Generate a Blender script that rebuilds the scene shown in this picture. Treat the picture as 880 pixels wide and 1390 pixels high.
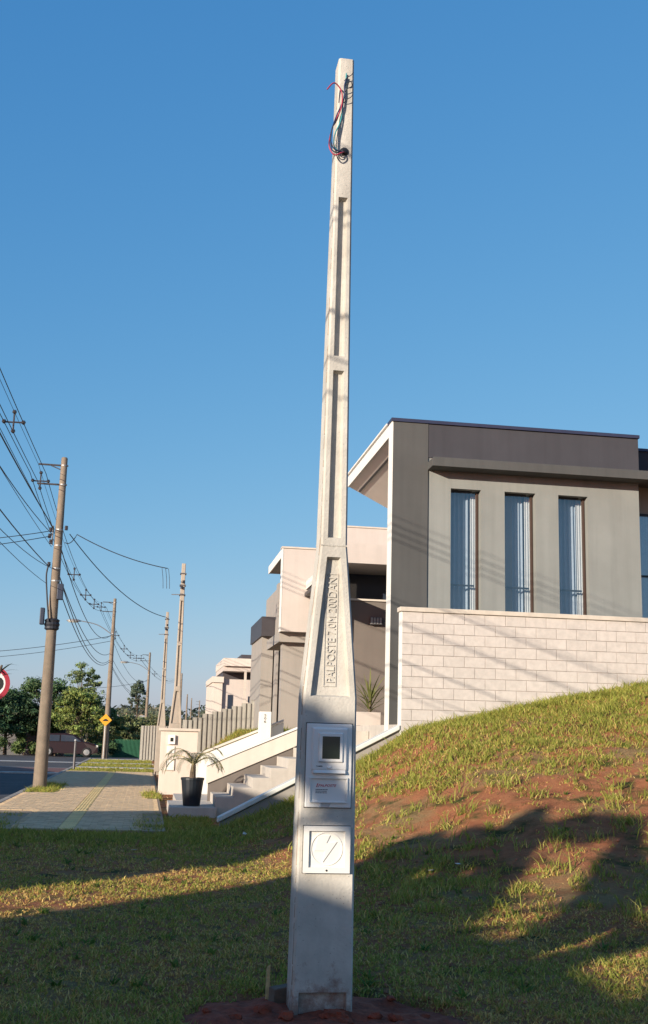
import bpy, bmesh, math, random
import numpy as np
from mathutils import Vector, Matrix, noise as mnoise

scene = bpy.context.scene
for o in list(bpy.data.objects):
    bpy.data.objects.remove(o)
R = math.radians
random.seed(7)
rng = np.random.default_rng(7)

# ------------------------------------------------------------------ camera
YAW, PITCH, ROLL = R(8.7), R(11.5), R(1.6)
CAM = Vector((0, 0, 1.6))
fwd = Vector((math.sin(YAW)*math.cos(PITCH), math.cos(YAW)*math.cos(PITCH), math.sin(PITCH)))
r0 = Vector((math.cos(YAW), -math.sin(YAW), 0))
u0 = r0.cross(fwd)
cr = r0*math.cos(ROLL) + u0*math.sin(ROLL)
cu = -r0*math.sin(ROLL) + u0*math.cos(ROLL)
cam_data = bpy.data.cameras.new('camera')
cam_data.sensor_fit = 'VERTICAL'
cam_data.sensor_height = 36
cam_data.lens = 36*1500/1390
cam_data.clip_start = 0.05
cam_data.clip_end = 6000
cam = bpy.data.objects.new('camera', cam_data)
m = Matrix((cr, cu, -fwd)).transposed().to_4x4()
m.translation = CAM
cam.matrix_world = m
scene.collection.objects.link(cam)
scene.camera = cam

# ------------------------------------------------------------------ sky and sun
SUN_HEAD, SUN_EL = 46.3, 14.0          # light travels towards this heading (from +Y to +X)
sh = R(SUN_HEAD)
L = Vector((math.sin(sh)*math.cos(R(SUN_EL)), math.cos(sh)*math.cos(R(SUN_EL)), -math.sin(R(SUN_EL))))
world = bpy.data.worlds.new('World')
scene.world = world
world.use_nodes = True
wt = world.node_tree
bg = wt.nodes['Background']
sky = wt.nodes.new('ShaderNodeTexSky')
sky.sky_type = 'NISHITA'
sky.sun_disc = False
sky.sun_elevation = R(10.0)
sky.sun_rotation = R(SUN_HEAD + 180)
sky.altitude = 400
sky.air_density = 1.0
sky.dust_density = 0.9
sky.ozone_density = 3.0
# film response of the whole sky, one curve per channel
sep = wt.nodes.new('ShaderNodeSeparateColor'); com = wt.nodes.new('ShaderNodeCombineColor')
wt.links.new(sky.outputs[0], sep.inputs[0])
for ch, (gam, gain) in enumerate(((1.10, 0.775), (0.633, 1.35), (0.358, 2.40))):
    pw = wt.nodes.new('ShaderNodeMath'); pw.operation = 'POWER'; pw.inputs[1].default_value = gam
    ml = wt.nodes.new('ShaderNodeMath'); ml.operation = 'MULTIPLY'; ml.inputs[1].default_value = gain
    wt.links.new(sep.outputs[ch], pw.inputs[0]); wt.links.new(pw.outputs[0], ml.inputs[0]); wt.links.new(ml.outputs[0], com.inputs[ch])
wt.links.new(com.outputs[0], bg.inputs[0])
bg.inputs[1].default_value = 0.114
sl = bpy.data.lights.new('sun', 'SUN')
sl.energy = 5.0
sl.angle = R(0.42)
sl.color = (1.0, 0.88, 0.72)
sun = bpy.data.objects.new('sun', sl)
sun.rotation_euler = L.to_track_quat('-Z', 'Y').to_euler()
sun.location = (-20, -20, 20)
scene.collection.objects.link(sun)
scene.view_settings.view_transform = 'Standard'
scene.view_settings.look = 'None'
scene.view_settings.exposure = 0.65
scene.view_settings.gamma = 1.0

# ------------------------------------------------------------------ helpers
COL = scene.collection
WL = {}


def srgb(r, g, b):
    f = lambda c: c/12.92 if c <= 0.04045 else ((c+0.055)/1.055)**2.4
    return (f(r/255), f(g/255), f(b/255))


class MB:
    """collects geometry for one mesh"""
    def __init__(s):
        s.v = []; s.f = []

    def quad(s, a, b, c, d):
        i = len(s.v); s.v += [tuple(a), tuple(b), tuple(c), tuple(d)]; s.f.append((i, i+1, i+2, i+3))

    def poly(s, pts):
        i = len(s.v); s.v += [tuple(p) for p in pts]; s.f.append(tuple(range(i, i+len(pts))))

    def hexa(s, p):
        """8 points: bottom loop of 4 (ccw from above), then top loop of 4"""
        i = len(s.v); s.v += [tuple(q) for q in p]
        for a in ((3, 2, 1, 0), (4, 5, 6, 7), (0, 1, 5, 4), (1, 2, 6, 5), (2, 3, 7, 6), (3, 0, 4, 7)):
            s.f.append(tuple(i+k for k in a))
        return s

    def box(s, x0, x1, y0, y1, z0, z1):
        return s.hexa([(x0, y0, z0), (x1, y0, z0), (x1, y1, z0), (x0, y1, z0),
                       (x0, y0, z1), (x1, y0, z1), (x1, y1, z1), (x0, y1, z1)])

    def prism_y(s, pts, y0, y1):
        """polygon of (x, z) points extruded along y"""
        n = len(pts); i = len(s.v)
        s.v += [(x, y0, z) for x, z in pts] + [(x, y1, z) for x, z in pts]
        s.f.append(tuple(range(i, i+n))); s.f.append(tuple(range(i+2*n-1, i+n-1, -1)))
        for k in range(n):
            a, b = i+k, i+(k+1) % n
            s.f.append((b, a, a+n, b+n))
        return s

    def prism_x(s, pts, x0, x1):
        n = len(pts); i = len(s.v)
        s.v += [(x0, y, z) for y, z in pts] + [(x1, y, z) for y, z in pts]
        s.f.append(tuple(range(i+n-1, i-1, -1))); s.f.append(tuple(range(i+n, i+2*n)))
        for k in range(n):
            a, b = i+k, i+(k+1) % n
            s.f.append((a, b, b+n, a+n))
        return s

    def tube(s, pts, r, n=6, cap=True):
        pts = [Vector(p) for p in pts]
        rs = r if isinstance(r, (list, tuple)) else [r]*len(pts)
        i = len(s.v)
        for k, p in enumerate(pts):
            t = (pts[min(k+1, len(pts)-1)] - pts[max(k-1, 0)]).normalized()
            ref = Vector((0, 0, 1)) if abs(t.z) < 0.9 else Vector((1, 0, 0))
            a = t.cross(ref).normalized(); b = t.cross(a)
            for j in range(n):
                w = 2*math.pi*j/n
                s.v.append(tuple(p + (a*math.cos(w) + b*math.sin(w))*rs[k]))
        for k in range(len(pts)-1):
            for j in range(n):
                a = i+k*n+j; b = i+k*n+(j+1) % n
                s.f.append((a, a+n, b+n, b))
        if cap:
            s.f.append(tuple(i+j for j in range(n)))
            e = i+(len(pts)-1)*n
            s.f.append(tuple(e+j for j in range(n-1, -1, -1)))
        return s

    def lathe(s, prof, c=(0, 0, 0), n=16):
        """(r, z) profile about z"""
        i = len(s.v)
        for r_, z in prof:
            for j in range(n):
                w = 2*math.pi*j/n
                s.v.append((c[0]+r_*math.cos(w), c[1]+r_*math.sin(w), c[2]+z))
        for k in range(len(prof)-1):
            for j in range(n):
                a = i+k*n+j; b = i+k*n+(j+1) % n
                s.f.append((a, b, b+n, a+n))
        s.f.append(tuple(i+j for j in range(n-1, -1, -1)))
        e = i+(len(prof)-1)*n
        s.f.append(tuple(e+j for j in range(n)))
        return s

    def mesh(s, name, smooth=False):
        me = bpy.data.meshes.new(name)
        me.from_pydata(s.v, [], s.f)
        if smooth:
            me.polygons.foreach_set('use_smooth', [True]*len(me.polygons))
        me.update()
        return me

    def build(s, name, mat, parent=None, smooth=False, bevel=0, **kw):
        me = s.mesh(name, smooth)
        if bevel:
            bm = bmesh.new(); bm.from_mesh(me)
            bmesh.ops.remove_doubles(bm, verts=bm.verts, dist=1e-5)
            es = [e for e in bm.edges if len(e.link_faces) == 2 and e.calc_face_angle(0) > 0.5]
            bmesh.ops.bevel(bm, geom=es, offset=bevel, segments=2, affect='EDGES', profile=0.5)
            bm.to_mesh(me); bm.free()
        return put(name, me, mat, parent, **kw)


def put(name, me, mat=None, parent=None, loc=(0, 0, 0), rz=0, label=None, cat=None, group=None, kind=None):
    o = bpy.data.objects.new(name, me)
    COL.objects.link(o)
    if mat is not None and me is not None and not me.materials:
        me.materials.append(mat)
    loc = Vector(loc)
    WL[o] = loc
    if parent is not None:
        o.parent = parent
        o.location = loc - WL[parent]
    else:
        o.location = loc
    if rz: o.rotation_euler.z = rz
    tag(o, label, cat, group, kind)
    return o


def tag(o, label=None, cat=None, group=None, kind=None):
    if label: o['label'] = label
    if cat: o['category'] = cat
    if group: o['group'] = group
    if kind: o['kind'] = kind
    return o


def thing(name, label, cat, loc=(0, 0, 0), group=None):
    return put(name, None, None, None, loc, 0, label, cat, group)


def copy_tree(o, parent=None):
    c = o.copy(); COL.objects.link(c)
    c.parent = parent
    for ch in [k for k in KIDS.get(o, [])]:
        copy_tree(ch, c)
    return c


KIDS = {}


def index_kids():
    KIDS.clear()
    for o in bpy.data.objects:
        if o.parent: KIDS.setdefault(o.parent, []).append(o)


# ------------------------------------------------------------------ materials
def mat_new(name):
    mt = bpy.data.materials.new(name); mt.use_nodes = True
    nt = mt.node_tree
    return mt, nt, nt.nodes['Principled BSDF']


def plain(name, col, rough=0.7, var=0.12, scale=6.0, bump=0.0, bscale=60.0, metal=0.0, spec=0.4, streak=0.0, pits=0.0, dirt=None):
    mt, nt, b = mat_new(name)
    N = nt.nodes.new; Lk = nt.links.new
    tc = N('ShaderNodeTexCoord')
    geo = N('ShaderNodeNewGeometry')
    nz = N('ShaderNodeTexNoise'); nz.inputs['Scale'].default_value = scale; nz.inputs['Detail'].default_value = 6
    nz.inputs['Roughness'].default_value = 0.65
    Lk(geo.outputs['Position'], nz.inputs['Vector'])
    mr = N('ShaderNodeMapRange')
    mr.inputs['From Min'].default_value = 0.3; mr.inputs['From Max'].default_value = 0.7
    mr.inputs['To Min'].default_value = 1-var; mr.inputs['To Max'].default_value = 1+var
    Lk(nz.outputs['Fac'], mr.inputs['Value'])
    fac = mr.outputs[0]
    if streak:
        mp = N('ShaderNodeMapping'); mp.inputs['Scale'].default_value = (5, 5, 0.25)
        Lk(geo.outputs['Position'], mp.inputs['Vector'])
        n2 = N('ShaderNodeTexNoise'); n2.inputs['Scale'].default_value = 1.5; n2.inputs['Detail'].default_value = 5
        Lk(mp.outputs[0], n2.inputs['Vector'])
        m2 = N('ShaderNodeMapRange'); m2.inputs['From Min'].default_value = 0.42; m2.inputs['From Max'].default_value = 0.75
        m2.inputs['To Min'].default_value = 1; m2.inputs['To Max'].default_value = 1-streak
        Lk(n2.outputs['Fac'], m2.inputs['Value'])
        mm = N('ShaderNodeMath'); mm.operation = 'MULTIPLY'
        Lk(fac, mm.inputs[0]); Lk(m2.outputs[0], mm.inputs[1]); fac = mm.outputs[0]
    pit_out = None
    if pits:
        vo = N('ShaderNodeTexVoronoi'); vo.inputs['Scale'].default_value = 42
        Lk(geo.outputs['Position'], vo.inputs['Vector'])
        pr = N('ShaderNodeMapRange'); pr.inputs['From Min'].default_value = 0.09; pr.inputs['From Max'].default_value = 0.16
        Lk(vo.outputs['Distance'], pr.inputs['Value'])
        # only some cells hold an air hole
        cs = N('ShaderNodeSeparateColor'); Lk(vo.outputs['Color'], cs.inputs[0])
        gt_ = N('ShaderNodeMath'); gt_.operation = 'LESS_THAN'; gt_.inputs[1].default_value = 0.62
        Lk(cs.outputs[0], gt_.inputs[0])
        mxx = N('ShaderNodeMath'); mxx.operation = 'MAXIMUM'; Lk(pr.outputs[0], mxx.inputs[0]); Lk(gt_.outputs[0], mxx.inputs[1])
        pit_out = mxx.outputs[0]
        p2 = N('ShaderNodeMapRange'); p2.inputs['To Min'].default_value = 1-pits; p2.inputs['To Max'].default_value = 1
        Lk(pit_out, p2.inputs['Value'])
        mm = N('ShaderNodeMath'); mm.operation = 'MULTIPLY'; Lk(fac, mm.inputs[0]); Lk(p2.outputs[0], mm.inputs[1]); fac = mm.outputs[0]
    mx = N('ShaderNodeVectorMath'); mx.operation = 'SCALE'
    mx.inputs[0].default_value = col
    Lk(fac, mx.inputs['Scale'])
    cout = mx.outputs[0]
    if dirt:
        # splashed earth near the ground: (colour, height reached)
        sx = N('ShaderNodeSeparateXYZ'); Lk(geo.outputs['Position'], sx.inputs[0])
        dn = N('ShaderNodeTexNoise'); dn.inputs['Scale'].default_value = 9; dn.inputs['Detail'].default_value = 7; dn.inputs['Roughness'].default_value = .75
        Lk(geo.outputs['Position'], dn.inputs['Vector'])
        ds = N('ShaderNodeMath'); ds.operation = 'MULTIPLY_ADD'; ds.inputs[1].default_value = -1.1; ds.inputs[2].default_value = .55
        Lk(dn.outputs['Fac'], ds.inputs[0])
        da = N('ShaderNodeMath'); da.operation = 'ADD'; Lk(sx.outputs[2], da.inputs[0]); Lk(ds.outputs[0], da.inputs[1])
        dm = N('ShaderNodeMapRange'); dm.inputs['From Min'].default_value = 0.0; dm.inputs['From Max'].default_value = dirt[1]
        dm.inputs['To Min'].default_value = 0.7; dm.inputs['To Max'].default_value = 0.0
        Lk(da.outputs[0], dm.inputs['Value'])
        dx = N('ShaderNodeMix'); dx.data_type = 'RGBA'; Lk(dm.outputs[0], dx.inputs['Factor']); Lk(cout, dx.inputs[6]); dx.inputs[7].default_value = (*dirt[0], 1)
        cout = dx.outputs[2]
    Lk(cout, b.inputs['Base Color'])
    b.inputs['Roughness'].default_value = rough
    b.inputs['Metallic'].default_value = metal
    b.inputs['Specular IOR Level'].default_value = spec
    if bump:
        n3 = N('ShaderNodeTexNoise'); n3.inputs['Scale'].default_value = bscale; n3.inputs['Detail'].default_value = 4
        Lk(geo.outputs['Position'], n3.inputs['Vector'])
        bp = N('ShaderNodeBump'); bp.inputs['Strength'].default_value = bump; bp.inputs['Distance'].default_value = 0.01
        Lk(n3.outputs['Fac'], bp.inputs['Height']); Lk(bp.outputs[0], b.inputs['Normal'])
    return mt


def piece_mat(name, col, var=0.15, rough=0.85, bump=0.3, bscale=80, hue=0.02):
    """colour varies from object to object"""
    mt = plain(name, col, rough, 0.1, 9, bump, bscale)
    nt = mt.node_tree; b = nt.nodes['Principled BSDF']
    src = b.inputs['Base Color'].links[0].from_socket
    oi = nt.nodes.new('ShaderNodeObjectInfo')
    hs = nt.nodes.new('ShaderNodeHueSaturation')
    mr = nt.nodes.new('ShaderNodeMapRange')
    mr.inputs['To Min'].default_value = 1-var; mr.inputs['To Max'].default_value = 1+var
    nt.links.new(oi.outputs['Random'], mr.inputs['Value'])
    nt.links.new(mr.outputs[0], hs.inputs['Value'])
    nt.links.new(src, hs.inputs['Color'])
    nt.links.new(hs.outputs[0], b.inputs['Base Color'])
    return mt


def attr_mat(name, rough=0.7, trans=0.25, spec=0.25):
    """colour from the vertex attribute 'col' (leaf and blade colours differ from one to the next)"""
    mt, nt, b = mat_new(name)
    N = nt.nodes.new; Lk = nt.links.new
    at = N('ShaderNodeAttribute'); at.attribute_name = 'col'
    Lk(at.outputs['Color'], b.inputs['Base Color'])
    b.inputs['Roughness'].default_value = rough
    b.inputs['Specular IOR Level'].default_value = spec
    if trans:
        tr = N('ShaderNodeBsdfTranslucent'); mx = N('ShaderNodeMixShader'); mx.inputs[0].default_value = trans
        Lk(at.outputs['Color'], tr.inputs['Color'])
        Lk(b.outputs[0], mx.inputs[1]); Lk(tr.outputs[0], mx.inputs[2])
        Lk(mx.outputs[0], nt.nodes['Material Output'].inputs['Surface'])
    return mt


def glass_mat(name, col, rough=0.05, mix=0.6):
    mt, nt, b = mat_new(name)
    N = nt.nodes.new; Lk = nt.links.new
    tr = N('ShaderNodeBsdfTransparent'); tr.inputs[0].default_value = (*col, 1)
    gl = N('ShaderNodeBsdfGlossy'); gl.inputs['Roughness'].default_value = rough
    mx = N('ShaderNodeMixShader')
    mx.inputs[0].default_value = mix; Lk(tr.outputs[0], mx.inputs[1]); Lk(gl.outputs[0], mx.inputs[2])
    Lk(mx.outputs[0], nt.nodes['Material Output'].inputs['Surface'])
    return mt


M = dict(
    concrete=plain('concrete', (0.50, 0.47, 0.42), 0.85, 0.18, 4, 0.35, 60, streak=0.22, pits=0.4, dirt=((0.18, 0.07, 0.04), 0.22)),
    seam=plain('seam_concrete', (0.30, 0.235, 0.18), 0.95, 0.35, 20, 0.3, 60),
    concrete_far=plain('concrete_far', (0.36, 0.31, 0.255), 0.85, 0.12, 3, 0.1, 40, streak=0.15),
    pole=plain('pole_concrete', (0.20, 0.16, 0.12), 0.85, 0.2, 4, 0.3, 40, streak=0.25),
    box=plain('box_plastic', (0.76, 0.74, 0.71), 0.4, 0.03, 5, 0, 1, spec=0.5),
    box_grey=plain('seal_plastic', (0.68, 0.66, 0.62), 0.55, 0.04, 8),
    smoke=plain('smoke_pane', (0.02, 0.028, 0.022), 0.12, 0.1, 5, spec=0.6),
    print_dark=plain('print_dark', (0.03, 0.03, 0.035), 0.6),
    print_red=plain('print_red', (0.5, 0.02, 0.04), 0.6),
    silver=plain('silver_sticker', (0.45, 0.46, 0.48), 0.35, 0.1, 30, metal=0.3),
    block=piece_mat('block_paint', (0.48, 0.435, 0.40), 0.035, 0.85, 0.25, 60),
    mortar=plain('mortar', (0.47, 0.41, 0.365), 0.95, 0.1, 20),
    coping=plain('coping_stone', (0.52, 0.46, 0.39), 0.6, 0.08, 4, streak=0.1),
    coping_white=plain('coping_white', (0.60, 0.60, 0.56), 0.55, 0.08, 4, streak=0.12),
    grey_paint=plain('grey_paint', (0.212, 0.222, 0.212), 0.85, 0.09, .8, 0.2, 90, streak=0.13),
    dark_paint=plain('dark_paint', (0.070, 0.071, 0.070), 0.8, 0.1, .8, 0.2, 90, streak=0.14),
    dark_band=plain('dark_band', (0.044, 0.044, 0.053), 0.8, 0.1, .8, 0.2, 90, streak=0.14),
    white_paint=plain('white_paint', (0.68, 0.665, 0.62), 0.7, 0.04, 2, 0.1, 90, streak=0.05),
    soffit=plain('soffit_paint', (0.84, 0.76, 0.68), 0.8, 0.04, 2),
    flashing=plain('flashing', (0.045, 0.05, 0.09), 0.45, 0.1, 3, metal=0.4),
    frame_brown=plain('frame_brown', (0.055, 0.033, 0.025), 0.45, 0.1, 8),
    frame_dark=plain('frame_dark', (0.02, 0.02, 0.022), 0.4),
    curtain_sky_tint=plain('curtain_sky_tint', (0.38, 0.43, 0.48), 0.9, 0.06, 8),  # blue tint holds the sky reflection over a shaded curtain
    curtain=plain('curtain_cloth', (0.55, 0.55, 0.53), 0.9, 0.05, 8),
    room=plain('room_paint', (0.25, 0.23, 0.2), 0.9),
    pink=plain('pink_paint', (0.48, 0.43, 0.39), 0.85, 0.05, 1.2, 0.12, 90, streak=0.06),
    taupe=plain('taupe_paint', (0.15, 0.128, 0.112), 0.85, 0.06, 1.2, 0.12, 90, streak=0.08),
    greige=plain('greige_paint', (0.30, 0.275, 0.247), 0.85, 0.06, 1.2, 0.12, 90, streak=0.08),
    dark_metal=plain('dark_metal', (0.05, 0.045, 0.05), 0.5, 0.1, 6),
    step=plain('step_stone', (0.46, 0.42, 0.37), 0.8, 0.09, 4, 0.15, 60, streak=0.1),
    parapet=plain('parapet_paint', (0.57, 0.51, 0.445), 0.75, 0.05, 2, streak=0.07),
    paver=piece_mat('paver_concrete', (0.50, 0.365, 0.22), 0.2, 0.9, 0.4, 70),
    paver_far=plain('paver_concrete_far', (0.50, 0.365, 0.22), 0.9, 0.22, 5, 0.3, 60),
    bed=plain('paver_bed', (0.32, 0.235, 0.15), 0.95, 0.2, 12),
    tactile=piece_mat('tactile_tile', (0.68, 0.50, 0.22), 0.1, 0.85, 0.3, 60),
    kerb=piece_mat('kerb_stone', (0.30, 0.265, 0.225), 0.12, 0.9, 0.4, 50),
    asphalt=plain('asphalt', (0.055, 0.052, 0.055), 0.9, 0.25, 0.9, 0.5, 90),
    hump=plain('hump_paint', (0.17, 0.075, 0.06), 0.85, 0.25, 2, 0.3, 60),
    road_white=plain('road_white', (0.42, 0.40, 0.37), 0.8, 0.25, 5),
    wire=plain('cable_black', (0.018, 0.02, 0.028), 0.6, 0.05, 2),
    wire_red=plain('wire_red', (0.35, 0.035, 0.06), 0.5),
    wire_blue=plain('wire_blue', (0.02, 0.03, 0.09), 0.5),
    wire_teal=plain('wire_teal', (0.05, 0.30, 0.32), 0.5),
    hardware=plain('hardware_steel', (0.10, 0.095, 0.10), 0.5, 0.2, 12, metal=0.4),
    galv=plain('galvanised', (0.30, 0.30, 0.30), 0.45, 0.15, 12, metal=0.5),
    insul=plain('insulator', (0.05, 0.045, 0.05), 0.35),
    box_blue=plain('box_blue', (0.02, 0.03, 0.055), 0.5),
    sign_red=plain('sign_red', (0.30, 0.014, 0.035), 0.5, 0.05),
    sign_white=plain('sign_white', (0.62, 0.62, 0.62), 0.5, 0.05),
    sign_yellow=plain('sign_yellow', (0.62, 0.30, 0.02), 0.5, 0.06),
    pot=plain('pot_plastic', (0.010, 0.014, 0.02), 0.45, 0.1, 6),
    pot_soil=plain('pot_soil', (0.05, 0.03, 0.02), 0.95),
    wood=plain('stake_wood', (0.50, 0.42, 0.22), 0.85, 0.25, 30, 0.3, 80),
    brick=plain('brick_grey', (0.14, 0.105, 0.08), 0.95, 0.2, 20, 0.4, 60),
    bark=plain('bark', (0.12, 0.09, 0.065), 0.95, 0.3, 12, 0.6, 30),
    zinc=piece_mat('zinc_sheet', (0.30, 0.285, 0.25), 0.12, 0.55, 0.1, 20),
    green_fence=plain('green_fence', (0.02, 0.11, 0.055), 0.6, 0.1, 4),
    tile_roof=plain('roof_cover', (0.20, 0.11, 0.075), 0.85, 0.15, 4),
    garden_wall=plain('garden_wall', (0.12, 0.12, 0.125), 0.85, 0.12, 2, streak=0.15),
    car_paint=plain('car_paint', (0.018, 0.008, 0.010), 0.45, 0.03, 4, spec=0.25),
    car_white=plain('car_white', (0.6, 0.6, 0.6), 0.3, 0.03, 4, spec=0.6),
    rubber=plain('rubber', (0.015, 0.015, 0.016), 0.9),
    lamp_glass=plain('lamp_glass', (0.55, 0.55, 0.5), 0.2),
    soil=plain('red_soil', (0.25, 0.052, 0.025), 0.95, 0.4, 14, 0.9, 35),
    leaf=attr_mat('leaf', 0.6, 0.25),
    blade=attr_mat('grass_blade', 0.7, 0.4),
    glass=glass_mat('window_glass', (0.86, 0.9, 0.94), 0.02, 0.2),
    dark_glass=plain('dark_glass', (0.03, 0.04, 0.06), 0.05, 0.05, 2, spec=0.7),
)


def ground_mat(name, far=False):
    mt, nt, b = mat_new(name)
    N = nt.nodes.new; Lk = nt.links.new
    geo = N('ShaderNodeNewGeometry')

    def nz(scale, detail=6, rough=0.6):
        n = N('ShaderNodeTexNoise'); n.inputs['Scale'].default_value = scale; n.inputs['Detail'].default_value = detail
        n.inputs['Roughness'].default_value = rough
        Lk(geo.outputs['Position'], n.inputs['Vector']); return n.outputs['Fac']

    def ramp(f, a, c):
        r_ = N('ShaderNodeMapRange'); r_.inputs['From Min'].default_value = a; r_.inputs['From Max'].default_value = c
        Lk(f, r_.inputs['Value']); return r_.outputs[0]

    def mixc(f, a, c):
        mx = N('ShaderNodeMix'); mx.data_type = 'RGBA'
        Lk(f, mx.inputs['Factor'])
        for s_, v in ((mx.inputs[6], a), (mx.inputs[7], c)):
            if isinstance(v, tuple): s_.default_value = (*v, 1)
            else: Lk(v, s_)
        return mx.outputs[2]
    if far:
        c = mixc(ramp(nz(0.05), 0.35, 0.65), (0.075, 0.085, 0.025), (0.13, 0.105, 0.045))
        c = mixc(ramp(nz(2.0), 0.4, 0.7), c, (0.05, 0.065, 0.018))
    else:
        soil = mixc(ramp(nz(7), 0.35, 0.7), (0.45, 0.185, 0.085), (0.34, 0.12, 0.055))
        straw = mixc(ramp(nz(22), 0.35, 0.7), (0.36, 0.235, 0.11), (0.25, 0.15, 0.065))
        c = mixc(ramp(nz(1.1, 5), 0.36, 0.52), straw, soil)
        c = mixc(ramp(nz(2.3, 5), 0.52, 0.68), c, (0.055, 0.07, 0.018))
    Lk(c, b.inputs['Base Color'])
    b.inputs['Roughness'].default_value = 0.95
    b.inputs['Specular IOR Level'].default_value = 0.15
    bp = N('ShaderNodeBump'); bp.inputs['Strength'].default_value = 1.0; bp.inputs['Distance'].default_value = 0.05
    Lk(nz(40, 5, 0.7), bp.inputs['Height']); Lk(bp.outputs[0], b.inputs['Normal'])
    return mt


M['lawn'] = ground_mat('lawn_ground')
M['far_ground'] = ground_mat('far_ground', True)

# ------------------------------------------------------------------ terrain
def sstep(x):
    x = min(max(x, 0.0), 1.0); return x*x*(3-2*x)


def H(x):
    if x <= 1.2: return 0.0
    if x <= 4.6: return 1.72*((x-1.2)/3.4)**1.4
    if x <= 9.4: return 1.72 + (x-4.6)/4.8*1.03
    return 2.75 + (1-math.exp(-(x-9.4)/6))*1.2


def T(x, y):
    if 19.9 < y < 28.1 and x < 6: return -0.02
    s = sstep((y-8.2)/(19.8-8.2)) if y < 19.9 else 1.0
    s = s**0.9
    z = H(x)*s
    if y > 28.1: z = max(0.0, min(1.0, (x-1.3)/2.0))**.8*1.65*(1.0-.75*sstep((y-44)/16)) + .04*max(0, x-4)
    n = mnoise.noise(Vector((x*0.9, y*0.9, 0)))*0.035 + mnoise.noise(Vector((x*3.1, y*3.1, 4)))*0.014
    k = 1.0 if x > -0.3 else 0.45
    pd = ((x-1.15)/.9)**2+((y-6.85)/.7)**2
    if pd < 1: z -= .09*sstep((1-pd)*2.5)
    if y < 19.9: z += n*k*(1+0.8*sstep(z/0.6))
    return z


def grid(name, xs, ys, fz, mat, smooth=True, **kw):
    v = [(x, y, fz(x, y)) for y in ys for x in xs]
    nx = len(xs)
    f = [(j*nx+i, j*nx+i+1, (j+1)*nx+i+1, (j+1)*nx+i) for j in range(len(ys)-1) for i in range(nx-1)]
    me = bpy.data.meshes.new(name); me.from_pydata(v, [], f)
    if smooth: me.polygons.foreach_set('use_smooth', [True]*len(f))
    return put(name, me, mat, **kw)


def lin(a, b, n): return [a+(b-a)*i/(n-1) for i in range(n)]


g = MB(); g.quad((-900, -300, -0.25), (900, -300, -0.25), (900, 2500, -0.25), (-900, 2500, -0.25))
g.build('ground', M['far_ground'], kind='structure')
ys = lin(-9, 5, 50)[:-1] + lin(5, 19.9, 130) + [19.905, 20.5, 23, 26, 28.05, 28.12] + lin(28.6, 66, 60)
xs = lin(-2.97, 9, 110)[:-1] + lin(9, 22, 40)
grid('lawn', xs, ys, T, M['lawn'], kind='structure')
# road, kerb, speed table
g = MB(); g.quad((-10.0, -120, -0.12), (-3.1, -120, -0.12), (-3.1, 67.6, -0.12), (-10.0, 67.6, -0.12))
g.quad((-90, 67.6, -0.12), (90, 67.6, -0.12), (90, 76.5, -0.12), (-90, 76.5, -0.12))
road = g.build('road', M['asphalt'], kind='structure')
g = MB(); g.prism_x([(45.2, -0.13), (51.8, -0.13), (50.6, -0.04), (46.4, -0.04)], -9.9, -3.12)
hump = g.build('speed_table', M['hump'], road)
for y in (45.75, 51.25):
    g = MB(); g.prism_x([(y-0.35, -0.085-0.03), (y+0.35, -0.085-0.03), (y+0.35, -0.075+0.01), (y-0.35, -0.075+0.01)], -9.8, -3.2)
    g.build('painted_band', M['road_white'], road)
for y in (62.0,):
    g = MB(); g.box(-9.6, -3.3, y, y+1.4, -0.125, -0.116)
    g.build('stop_line', M['road_white'], road)
kerb = put('kerb', None, None, kind='structure', loc=(-3.04, 19, 0))
g = MB(); g.box(-0.075, 0.075, 0, 0.985, -0.3, 0.035)
kme = g.mesh('kerb_stone')
bm = bmesh.new(); bm.from_mesh(kme); bmesh.ops.remove_doubles(bm, verts=bm.verts, dist=1e-5)
bmesh.ops.bevel(bm, geom=bm.edges[:], offset=0.015, segments=1, affect='EDGES'); bm.to_mesh(kme); bm.free()
for i in range(0, 68):
    put('kerb_stone', kme, M['kerb'], kerb, loc=(-3.04, -1+i+0.003*random.random(), random.uniform(-.006, .006)))

# sidewalk of concrete pavers with a tactile strip
SW = put('sidewalk', None, None, kind='structure', loc=(-1.3, 18.7, 0))
g = MB(); g.box(-2.95, 0.42, 18.75, 45.3, -0.05, 0.03)
g.build('paver_bed', M['bed'], SW)
g = MB(); PX, PY = 0.218, 0.108
g.box(0, PX-0.008, 0, PY-0.008, -0.03, 0.0)
pme = g.mesh('paver')
bm = bmesh.new(); bm.from_mesh(pme); bmesh.ops.remove_doubles(bm, verts=bm.verts, dist=1e-5)
bmesh.ops.bevel(bm, geom=[e for e in bm.edges if all(v.co.z > -0.01 for v in e.verts)], offset=0.006, segments=1, affect='EDGES')
bm.to_mesh(pme); bm.free()


def paver_ok(x, y):
    if x+PX > 0.43 or x < -2.95: return False
    if y < 22.7 and x > -0.12: return False
    if y < 22.9 and x < -2.15: return False
    if 29.3 < y < 34 and x < -2.2: return False
    if 27.4 < y < 30.3 and x > 0.02: return False
    return True


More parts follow.
